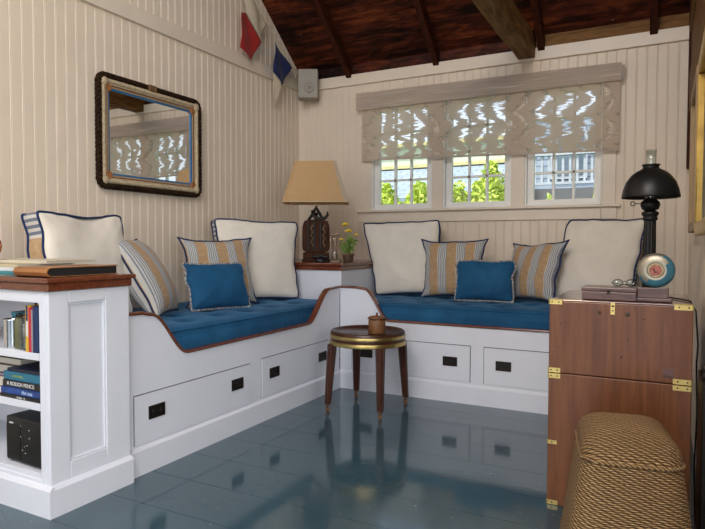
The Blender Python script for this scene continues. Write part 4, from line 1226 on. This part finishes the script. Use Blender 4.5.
flag([([(-.50, 2.63), (-.25, 2.49), (-.40, 2.31), (-.52, 2.39)], 'navy', 'navy_panel'),
      ([(-.517, 2.384), (-.405, 2.305), (-.49, 2.09)], 'bunting', 'cream_tip')],
     'navy pennant with cream tip hanging beside the corner speaker', x=.085)
flag([([(-.29, 2.50), (-.23, 2.475), (-.18, 2.40), (-.24, 2.43)], 'bunting', 'cloth')],
     'small cream scrap of bunting between the navy pennant and the speaker', x=.11)

# ------------------------------------------------------------------ pictures on the right wall
M['gilt'] = plain('gilt_frame', (.62, .42, .12), .35, .8, .15, 12)
M['paintingcol'] = plain('picture_panel', (.30, .28, .22), .6, 0, .5, 5)
def picture(y0, y1, z0, z1, label, mt='gilt', dep=.030):
    r = thing('framed_picture', label, 'picture')
    bm = bmesh.new(); X1 = RX-.003; w = .05
    for a, b, c, d in ((y0, y1, z1-w, z1), (y0, y1, z0, z0+w), (y0, y0+w, z0+w, z1-w), (y1-w, y1, z0+w, z1-w)): box(bm, X1-dep, X1, a, b, c, d)
    obj('frame', bm, mt, r, bevel=.006)
    obj('picture_panel', BX(X1-.012, X1-.004, y0+w, y1-w, z0+w, z1-w), 'paintingcol', r)
picture(-2.62, -1.78, 1.035, 1.72, 'gilt framed picture on the right wall nearest the camera', 'gilt', .036)
picture(-1.58, -.92, 1.06, 1.77, 'brown framed picture on the right wall farther from the camera', 'tanpaint', .032)
# black panel added in place of an unidentified dark area beside the chest
r = thing('black_panel', 'narrow black stand-in panel, upright against the right wall beside the chest', 'panel')
obj('panel', BX(3.030, 3.046, -2.50, -2.24, .02, .58), 'iron', r, bevel=.004)
obj('foot', BX(3.022, 3.054, -2.48, -2.46, 0, .02), 'iron', r); obj('foot', BX(3.022, 3.054, -2.30, -2.28, 0, .02), 'iron', r)
bm = bmesh.new(); tube(bm, [(3.038, -2.42, .58), (3.038, -2.41, .605), (3.038, -2.33, .605), (3.038, -2.32, .58)], .005, 8); obj('handle', bm, 'iron', r)

# ------------------------------------------------------------------ things on the bookcase
TOPB = .872
def book(w, d, t, cover, label, loc, rotz, lay=True, group=None, cat='book', name='book', rot=None, pages='page'):
    """lying: w along x, d along y, t up. spine faces -y"""
    r = thing(name, label, cat, loc, rot if rot else (0, 0, rotz), group)
    c = .0025
    bm = bmesh.new(); box(bm, 0, w, 0, d, 0, c); box(bm, 0, w, 0, d, t-c, t); box(bm, 0, w, 0, c, c, t-c)
    obj('cover', bm, cover, r, bevel=.0012)
    obj('page_block', BX(.004, w-.004, c, d-.005, c, t-c), pages, r)
    return r
book(.37, .25, .006, plain('pale_green_magazine', (.35, .50, .45), .4), 'thin pale green magazine at the bottom of the stack on the bookcase', (.36, -3.14, TOPB+.0005), DG(2), cat='magazine', name='magazine')
book(.36, .25, .010, plain('teal_magazine', (.04, .26, .32), .4), 'teal edged magazine under the white book on the bookcase', (.37, -3.13, TOPB+.007), DG(-1), cat='magazine', name='magazine')
book(.35, .26, .014, plain('white_book_cloth', (.70, .70, .68), .5), 'white book in the stack left of the leather folder', (.37, -3.13, TOPB+.0175), DG(3), name='book')
book(.33, .24, .012, plain('straw_book_cloth', (.55, .47, .30), .6), 'straw coloured book beneath the top cream one on the bookcase', (.38, -3.09, TOPB+.032), DG(-3), name='book')
book(.42, .25, .012, plain('cream_book_cloth', (.66, .60, .46), .6), 'cream book on top of the stack on the bookcase', (.34, -3.05, TOPB+.0445), DG(4), name='book')
M['blackpages'] = plain('black_album_pages', (.01, .01, .01), .7)
# leather portfolio
r = thing('leather_folder', 'tan leather folder with black pages lying along the end of the bookcase top', 'folder', (.725, -3.135, TOPB+.0195), (0, 0, DG(0)))
r.location = (.742, -3.150, TOPB+.0012)
bm = bmesh.new()
t_ = .036; d_ = .325; w_ = .195
prof = [(d_, t_), (.02, t_), (.008, t_-.004), (.0, t_*.5), (.008, .004), (.02, 0), (d_, 0), (d_, .003), (.022, .003), (.012, .008), (.006, t_*.5), (.012, t_-.008), (.022, t_-.003), (d_, t_-.003)]
prism(bm, prof, 0, w_, 'x')
obj('cover', bm, 'leather', r, bevel=.0015)
obj('page_block', BX(.004, w_-.006, .008, d_-.006, .0035, t_-.0035), 'blackpages', r)
obj('tab', BX(w_-.022, w_+.001, d_-.03, d_-.008, t_, t_+.002), 'leather', r)
# copper lamp ball at the far left
r = thing('copper_dish', 'round copper-rimmed dish on the bookcase at the left edge of the picture', 'dish', (.450, -3.06, TOPB+.0575), (0, 0, 0))
bm = bmesh.new(); lathe(bm, [(.001, -.008), (.046, -.008), (.052, -.002), (.052, .006), (.046, .010), (.040, .002), (.001, .001)], 36, mat=Matrix.Translation((0, 0, .0555)) @ Matrix.Rotation(DG(28), 4, 'Z') @ Matrix.Rotation(PI/2, 4, 'X')); obj('dish', bm, 'copper', r)
bm = bmesh.new(); lathe(bm, [(.001, .0), (.030, 0), (.028, .004), (.001, .005)], 24); obj('foot', bm, 'copper', r)

# shelf 1 contents
S1, S2, S3 = .594, .408, .149
Y0 = -3.156
def spine_book(x, t, h, d, mats, label, y=Y0, group=None):
    r = thing('book', label, 'book', (x, y, S1+.0005), (0, 0, 0), group)
    bm = bmesh.new()
    box(bm, 0, .0022, 0, d, 0, h); box(bm, t-.0022, t, 0, d, 0, h)
    k = len(mats)
    for i, (z0, z1, m_) in enumerate(mats): box(bm, .0022, t-.0022, 0, .0022, h*z0, h*z1, i)
    obj('cover', bm, [m_ for _, _, m_ in mats], r)
    obj('page_block', BX(.0024, t-.0024, .0024, d-.004, .002, h-.003), 'page', r)
    return r
cn = plain('navy_cloth', (.012, .022, .10), .5); cy_ = plain('yellow_cloth', (.75, .45, .03), .5); cw = plain('white_cloth', (.7, .7, .72), .5)
cr = plain('red_cloth', (.55, .02, .05), .5); cg = plain('grey_cloth', (.30, .30, .31), .6); cb = plain('deep_blue_cloth', (.008, .035, .12), .5)
spine_book(.8245, .016, .172, .20, [(0, .33, cy_), (.33, .67, cw), (.67, 1, cn)], 'upright book with yellow, white and navy spine on the upper shelf')
b1 = spine_book(.8415, .015, .166, .20, [(0, 1, cr)], 'upright bright red book on the upper shelf')
spine_book(.8575, .008, .158, .20, [(0, 1, cg)], 'thin grey upright book right of the red one')
b2 = spine_book(.8665, .014, .172, .21, [(0, 1, cn)], 'upright navy book next to the thin grey one')
b3 = spine_book(.8820, .0145, .170, .21, [(0, 1, cb)], 'upright dark blue book at the right end of the upper shelf')
# chrome beaker, olive tin, glass canister, jar lantern
r = thing('chrome_beaker', 'shiny chrome beaker at the left of the upper shelf', 'beaker', (.688, -3.122, S1+.0005))
bm = bmesh.new(); lathe(bm, [(.001, 0), (.026, 0), (.027, .004), (.027, .10), (.030, .108), (.030, .112), (.026, .108), (.024, .004), (.001, .003)], 36); obj('body', bm, 'chrome', r)
r = thing('blue_box', 'teal blue box behind the chrome beaker', 'box', (.655, -3.075, S1+.0005))
obj('body', BX(-.04, .045, 0, .07, 0, .115), plain('teal_card', (.03, .20, .32), .5), r, bevel=.002); obj('lid', BX(-.042, .047, -.002, .072, .1155, .130), plain('teal_card_lid', (.05, .27, .38), .5), r, bevel=.002)
r = thing('olive_tin', 'narrow olive green tin between chrome beaker and glass jar', 'tin', (.732, -3.120, S1+.0005))
bm = bmesh.new(); lathe(bm, [(.001, 0), (.015, 0), (.016, .003), (.016, .112), (.013, .118), (.001, .120)], 24); obj('body', bm, plain('olive_enamel', (.12, .12, .05), .4), r)
bm = bmesh.new(); lathe(bm, [(.001, .121), (.012, .121), (.012, .134), (.001, .136)], 20); obj('cap', bm, 'black', r)
r = thing('glass_jar', 'clear glass jar with flat dark lid on the upper shelf', 'jar', (.768, -3.115, S1+.0005))
bm = bmesh.new(); lathe(bm, [(.001, 0), (.025, 0), (.027, .005), (.027, .120), (.024, .124), (.024, .118), (.024, .006), (.001, .004)], 32); obj('body', bm, 'glass', r)
bm = bmesh.new(); lathe(bm, [(.001, .006), (.0225, .006), (.0225, .085), (.001, .088)], 24); obj('contents', bm, plain('dark_contents', (.05, .05, .05), .6, 0, .5, 60), r)
bm = bmesh.new(); lathe(bm, [(.001, .1245), (.030, .1245), (.030, .130), (.001, .132)], 28); obj('lid', bm, 'iron', r)
r = thing('small_lantern', 'small glass lantern with curved black handle beside the upright books', 'lantern', (.802, -3.128, S1+.0005))
bm = bmesh.new(); lathe(bm, [(.001, 0), (.020, 0), (.018, .012), (.020, .05), (.016, .10), (.014, .120), (.001, .121)], 28); obj('glass_body', bm, 'glass', r)
bm = bmesh.new(); lathe(bm, [(.001, .121), (.019, .121), (.020, .127), (.008, .140), (.001, .141)], 24); obj('cap', bm, m_c := plain('mottled_cap', (.25, .12, .04), .5, .3, .5, 60), r)
bm = bmesh.new(); tube(bm, [(.016*math.cos(t), 0, .136+.026*math.sin(t)) for t in [PI*k/12 for k in range(13)]], .0025, 6); obj('handle', bm, 'black', r)
bm = bmesh.new(); lathe(bm, [(.001, .006), (.014, .006), (.010, .06), (.001, .066)], 20); obj('candle', bm, 'page', r)

# shelf 2: stack of books right, leaning pair left
stk = [(.014, plain('black_book_cloth', (.01, .01, .012), .4), 'thin black book at the bottom of the right-hand stack', .21),
       (.026, plain('bright_blue_book', (.012, .06, .28), .35, 0, .3, 30), 'bright blue book second from the bottom of the shelf stack', .205),
       (.026, plain('black_book_jacket', (.008, .008, .012), .4), 'black book with large white spine lettering in the shelf stack', .195),
       (.032, plain('teal_book_cloth', (.02, .16, .25), .45), 'thick teal book with pale spine lettering in the shelf stack', .19),
       (.012, plain('dark_navy_book', (.008, .012, .035), .4), 'dark navy book on top of the shelf stack', .17)]
z = S2+.0005
M['lettering'] = plain('white_lettering', (.75, .74, .72), .5); M['goldletter'] = plain('yellow_green_lettering', (.30, .42, .10), .5)
M['skyletter'] = plain('pale_blue_lettering', (.45, .6, .85), .5)
for i, (t, m_, lab, w) in enumerate(stk):
    b = book(w+.03, .17, t, m_, lab, (.897-w-.03-(.001*i), -3.154+.002*i, z), 0)
    if i == 2: text_mesh('A ROUGH PENCE', .021, 'spine_title', 'lettering', b, (w/2+.012, -.0008, t/2), (PI/2, 0, 0))
    if i == 3: text_mesh('OUR SHORES', .011, 'spine_title', 'goldletter', b, (w/2-.01, -.0008, t/2), (PI/2, 0, 0))
    if i == 1: text_mesh('the sea', .022, 'spine_title', 'skyletter', b, (w*.78, -.0008, t/2), (PI/2, 0, 0))
    if i == 0: text_mesh('harbour   N', .010, 'spine_title', 'lettering', b, (w*.62, -.0008, t/2), (PI/2, 0, 0))
    z += t+.0006
z = S2+.0005
for i, (t, m_, lab, w) in enumerate([(.045, plain('orange_book_cloth', (.35, .12, .05), .5), 'orange-brown book at the bottom of the left-hand shelf stack', .26),
                                     (.012, plain('blue_line_book', (.03, .06, .2), .5), 'thin blue book above the orange-brown one', .25),
                                     (.036, plain('grey_board_book', (.10, .075, .06), .6), 'thick book with grey page edges near the top of the left-hand stack', .24),
                                     (.030, plain('dark_brown_book', (.045, .025, .018), .6), 'dark brown book with pale page edges topping the left-hand stack', .24)]):
    r_ = thing('book', lab, 'book', (.650-.002*i, -3.06, z), (0, 0, DG(0)))
    w = .20
    bm = bmesh.new(); box(bm, -w, 0, 0, .19, 0, .003); box(bm, -w, 0, 0, .19, t-.003, t); box(bm, -w, -w+.003, 0, .19, .003, t-.003); obj('cover', bm, m_, r_)
    obj('page_block', BX(-w+.003, -.004, .004, .186, .003, t-.003), 'page', r_)
    z += t+.0006
# shelf 3: black radio
r = thing('black_radio', 'black table radio with small buttons on the bottom shelf', 'radio', (.655, -3.130, S3+.0005), (0, 0, DG(-2)))
obj('case', BX(0, .235, 0, .17, .006, .178), 'blackplastic', r, bevel=.006)
obj('front_panel', BX(.100, .231, -.003, 0, .010, .170), 'black', r, bevel=.001)
obj('grille', BX(.006, .094, -.002, 0, .014, .150), 'iron', r)
for x in (.02, .21): obj('foot', BX(x-.01, x+.01, .01, .15, 0, .006), 'black', r)
text_mesh('audio', .012, 'logo', 'lettering', r, (.040, -.0035, .156), (PI/2, 0, 0))
for x, z_ in ((.100, .150), (.100, .108), (.124, .074), (.140, .080), (.110, .058), (.130, .050), (.155, .110), (.155, .140)):
    bm = bmesh.new(); lathe(bm, [(.0001, 0), (.0028, 0), (.0022, .0014), (.0001, .0016)], 10, mat=Matrix.Translation((x, -.003, z_)) @ Matrix.Rotation(PI/2, 4, 'X')); obj('button', bm, 'chrome', r)

# ------------------------------------------------------------------ outdoors beyond the windows
bm = bmesh.new(); box(bm, -14, 14, .3, 30, -.45, -.35); struct('ground', bm, 'grass')
bm = bmesh.new(); box(bm, -14, 14, -30, YB-.2, -.45, -.1); struct('terrace', bm, plain('pale_terrace_stone', (.35, .36, .37), .9))
def bush(x, y, rx, ry, h, seed, label):
    R_ = random.Random(seed); r = thing('hedge_shrub', label, 'shrub', (x, y, -.35))
    bm = bmesh.new(); bmesh.ops.create_icosphere(bm, subdivisions=4, radius=1)
    for v in bm.verts:
        n = 1+.16*noise.noise(v.co*2.5+Vector((seed, 0, 0)))+.07*noise.noise(v.co*7+Vector((0, seed, 0)))
        v.co = Vector((v.co.x*rx*n*.9, v.co.y*ry*n*.9, h*.5+v.co.z*h*.5*n*.94))
    obj('inner_crown', bm, 'hedge', r, smooth=True)
    bm = bmesh.new()
    for k in range(2600):
        th = R_.uniform(0, 2*PI); u_ = R_.uniform(-.3, 1); q = math.sqrt(max(0, 1-u_*u_)); d = Vector((q*math.cos(th), q*math.sin(th), u_))
        n = 1+.16*noise.noise(d*2.5+Vector((seed, 0, 0)))+R_.uniform(-.06, .14)
        c = Vector((d.x*rx*n*.9, d.y*ry*n*.9, h*.5+d.z*h*.5*n*.94)); s = R_.uniform(.03, .065)
        a = Vector((R_.uniform(-1, 1), R_.uniform(-1, 1), R_.uniform(-.3, 1))).normalized(); b = a.cross(Vector((R_.uniform(-1, 1), R_.uniform(-1, 1), R_.uniform(-1, 1)))).normalized()
        bm.faces.new([bm.verts.new(c+a*s), bm.verts.new(c+b*s*.45), bm.verts.new(c-a*s), bm.verts.new(c-b*s*.45)])
    obj('leaves', bm, 'hedge', r, recalc=False, kind='stuff')
    bm = bmesh.new(); tube(bm, [(0, 0, 0), (.02, 0, h*.3)], .05, 8); obj('stem', bm, 'bark', r)
hd = [(-.84, 3.6, .44, .40, 2.12, 'green shrub seen at the left side of the left window'), (-.16, 3.45, .40, .36, 2.14, 'green shrub seen at the right side of the left window'), (.36, 3.3, .32, .30, 2.14, 'rounded green shrub seen at the left side of the middle window'),
      (.84, 3.4, .33, .30, 2.32, 'tallest green shrub seen at the right side of the middle window'), (1.62, 3.5, .16, .16, 1.88, 'small green shrub at the foot of the grey deck, seen in the right window'),
      (2.25, 4.3, .24, .24, 2.62, 'green shrub rising at the right edge of the right window')]
for i, (x, y, rx, ry, h, lab) in enumerate(hd): bush(x, y, rx, ry, h, i+2, lab)
# neighbouring cottage
r = thing('neighbour_cottage', 'pale cottage with blue-grey shingled roof beyond the hedge', 'house')
def uvbox(bm, pts, mi=0):
    uvl = bm.loops.layers.uv.verify(); vs = [bm.verts.new(p) for p in pts]; f = bm.faces.new(vs); f.material_index = mi
    for lp in f.loops:
        c = lp.vert.co; lp[uvl].uv = (c.x, c.z*1.0+c.y*.5)
bm = bmesh.new(); uvbox(bm, [(-9, 7.0, 1.95), (.10, 7.0, 1.95), (.10, 9.0, 2.82), (-9, 9.0, 2.82)]); uvbox(bm, [(-9, 7.0, 1.85), (.10, 7.0, 1.85), (.10, 7.0, 1.95), (-9, 7.0, 1.95)])
obj('lower_roof', bm, 'shingle', r)
obj('ground_floor_wall', BX(-9, .05, 7.2, 9, -.35, 1.86), 'siding', r)
obj('upper_wall', BX(-9, .05, 9.0, 11, -.35, 3.42), 'siding', r)
obj('fascia', BX(-9.1, .08, 8.9, 9.0, 2.82, 2.90), 'fascia', r)
obj('fascia', BX(-9.1, .08, 8.86, 8.99, 3.34, 3.42), 'fascia', r)
# deck house on the right
r = thing('shingled_house', 'blue-grey shingled house behind the raised deck, seen in the right window', 'house')
bm = bmesh.new(); uvbox(bm, [(.12, 8.5, -.35), (9, 8.5, -.35), (9, 8.5, 3.6), (.12, 8.5, 3.6)]); uvbox(bm, [(.12, 10.5, -.35), (.12, 8.5, -.35), (.12, 8.5, 3.6), (.12, 10.5, 3.6)]); uvbox(bm, [(.12, 8.5, 3.6), (9, 8.5, 3.6), (9, 10.5, 3.6), (.12, 10.5, 3.6)])
obj('wall', bm, 'shingle', r)
for x in (.75, 2.1):
    w_ = obj('window_frame', BX(x, x+.75, 8.43, 8.49, 2.35, 3.3), 'rail', r); obj('window_glass', BX(x+.07, x+.68, 8.41, 8.43, 2.42, 3.23), plain('dark_window', (.12, .17, .22), .1), w_)
r = thing('raised_deck', 'raised grey timber deck with white railing, seen in the right window', 'deck')
obj('platform', BX(.72, 5, 5.6, 8.3, 1.75, 1.88), 'deckwood', r)
obj('skirt_board', BX(.72, 5, 5.55, 5.60, 1.66, 1.90), plain('dark_skirt_board', (.07, .07, .08), .9), r)
obj('lower_boarding', BX(.72, 5, 5.62, 5.66, -.35, 1.56), plain('grey_boards', (.30, .33, .35), .9, 0, .2, 4), r)
obj('top_rail', BX(.72, 5, 5.58, 5.68, 2.44, 2.50), 'rail', r); obj('bottom_rail', BX(.72, 5, 5.60, 5.66, 1.97, 2.01), 'rail', r)
for k in range(38):
    x = .78+.11*k; obj('baluster', BX(x-.018, x+.018, 5.61, 5.65, 2.01, 2.44), 'rail', r)

# ------------------------------------------------------------------ light
w = bpy.data.worlds.new('world'); C.world = w; w.use_nodes = True
nt = w.node_tree; bg = nt.nodes['Background']
sky = nt.nodes.new('ShaderNodeTexSky'); sky.sky_type = 'NISHITA'; sky.sun_disc = False; sky.sun_elevation = DG(48); sky.sun_rotation = DG(150)
sky.dust_density = 2.0
hs = nt.nodes.new('ShaderNodeHueSaturation'); hs.inputs['Saturation'].default_value = .45
nt.links.new(sky.outputs[0], hs.inputs['Color']); nt.links.new(hs.outputs[0], bg.inputs[0]); bg.inputs[1].default_value = .22
def lamp(name, kind, loc, rot, energy, color, **kw):
    l = bpy.data.lights.new(name, kind); l.energy = energy; l.color = color
    for k, v in kw.items(): setattr(l, k, v)
    o = bpy.data.objects.new(name, l); COL.objects.link(o); o.location = loc; o.rotation_euler = rot; return o
lamp('sun', 'SUN', (0, 0, 10), (DG(42), 0, DG(-62)), 6.0, (1, .95, .86), angle=.01)
# unseen fill lights added as daylight: overhead, behind the camera, far right
lamp('roof_fill_light', 'AREA', (2.4, -5.7, H0+.085+SL*1.7-.06), (math.atan(SL), 0, 0), 75, (.92, .94, 1.0), shape='RECTANGLE', size=2.9, size_y=1.6)
lamp('rear_fill_light', 'AREA', (2.5, YB-.05, 1.1), (DG(90), 0, 0), 17, (.80, .88, 1.0), shape='RECTANGLE', size=3.4, size_y=2.0)
lamp('side_fill_light', 'AREA', (XR-.02, -5.3, 1.45), (DG(90), 0, DG(90)), 46, (.80, .90, 1.0), shape='RECTANGLE', size=2.4, size_y=1.2)
# warm fill light added high up, no hanging lamp known there
lamp('warm_fill_light', 'POINT', (2.2, -4.6, 2.7), (0, 0, 0), 62, (1, .72, .44), shadow_soft_size=.15)

# ------------------------------------------------------------------ camera
cam = bpy.data.cameras.new('camera'); co = bpy.data.objects.new('camera', cam); COL.objects.link(co)
cam.sensor_width = 36; cam.lens = 596/705*36; cam.clip_start = .02
import mathutils
fpx, cx, cy = 596., 352.5, 264.5
vy = Vector((664.7-cx, -(244.4-cy), -fpx)).normalized(); vx = -Vector((-786.8-cx, -(240.4-cy), -fpx)).normalized()
vx = (vx-vy*vx.dot(vy)).normalized(); vz = vx.cross(vy)
co.matrix_world = Matrix.Translation((2.922, -4.546, 1.0)) @ Matrix((vx, vy, vz)).to_4x4()
C.camera = co
C.view_settings.view_transform = 'Standard'; C.view_settings.look = 'None'; C.view_settings.gamma = 1; C.view_settings.use_curve_mapping = False
C.view_settings.exposure = 0.32
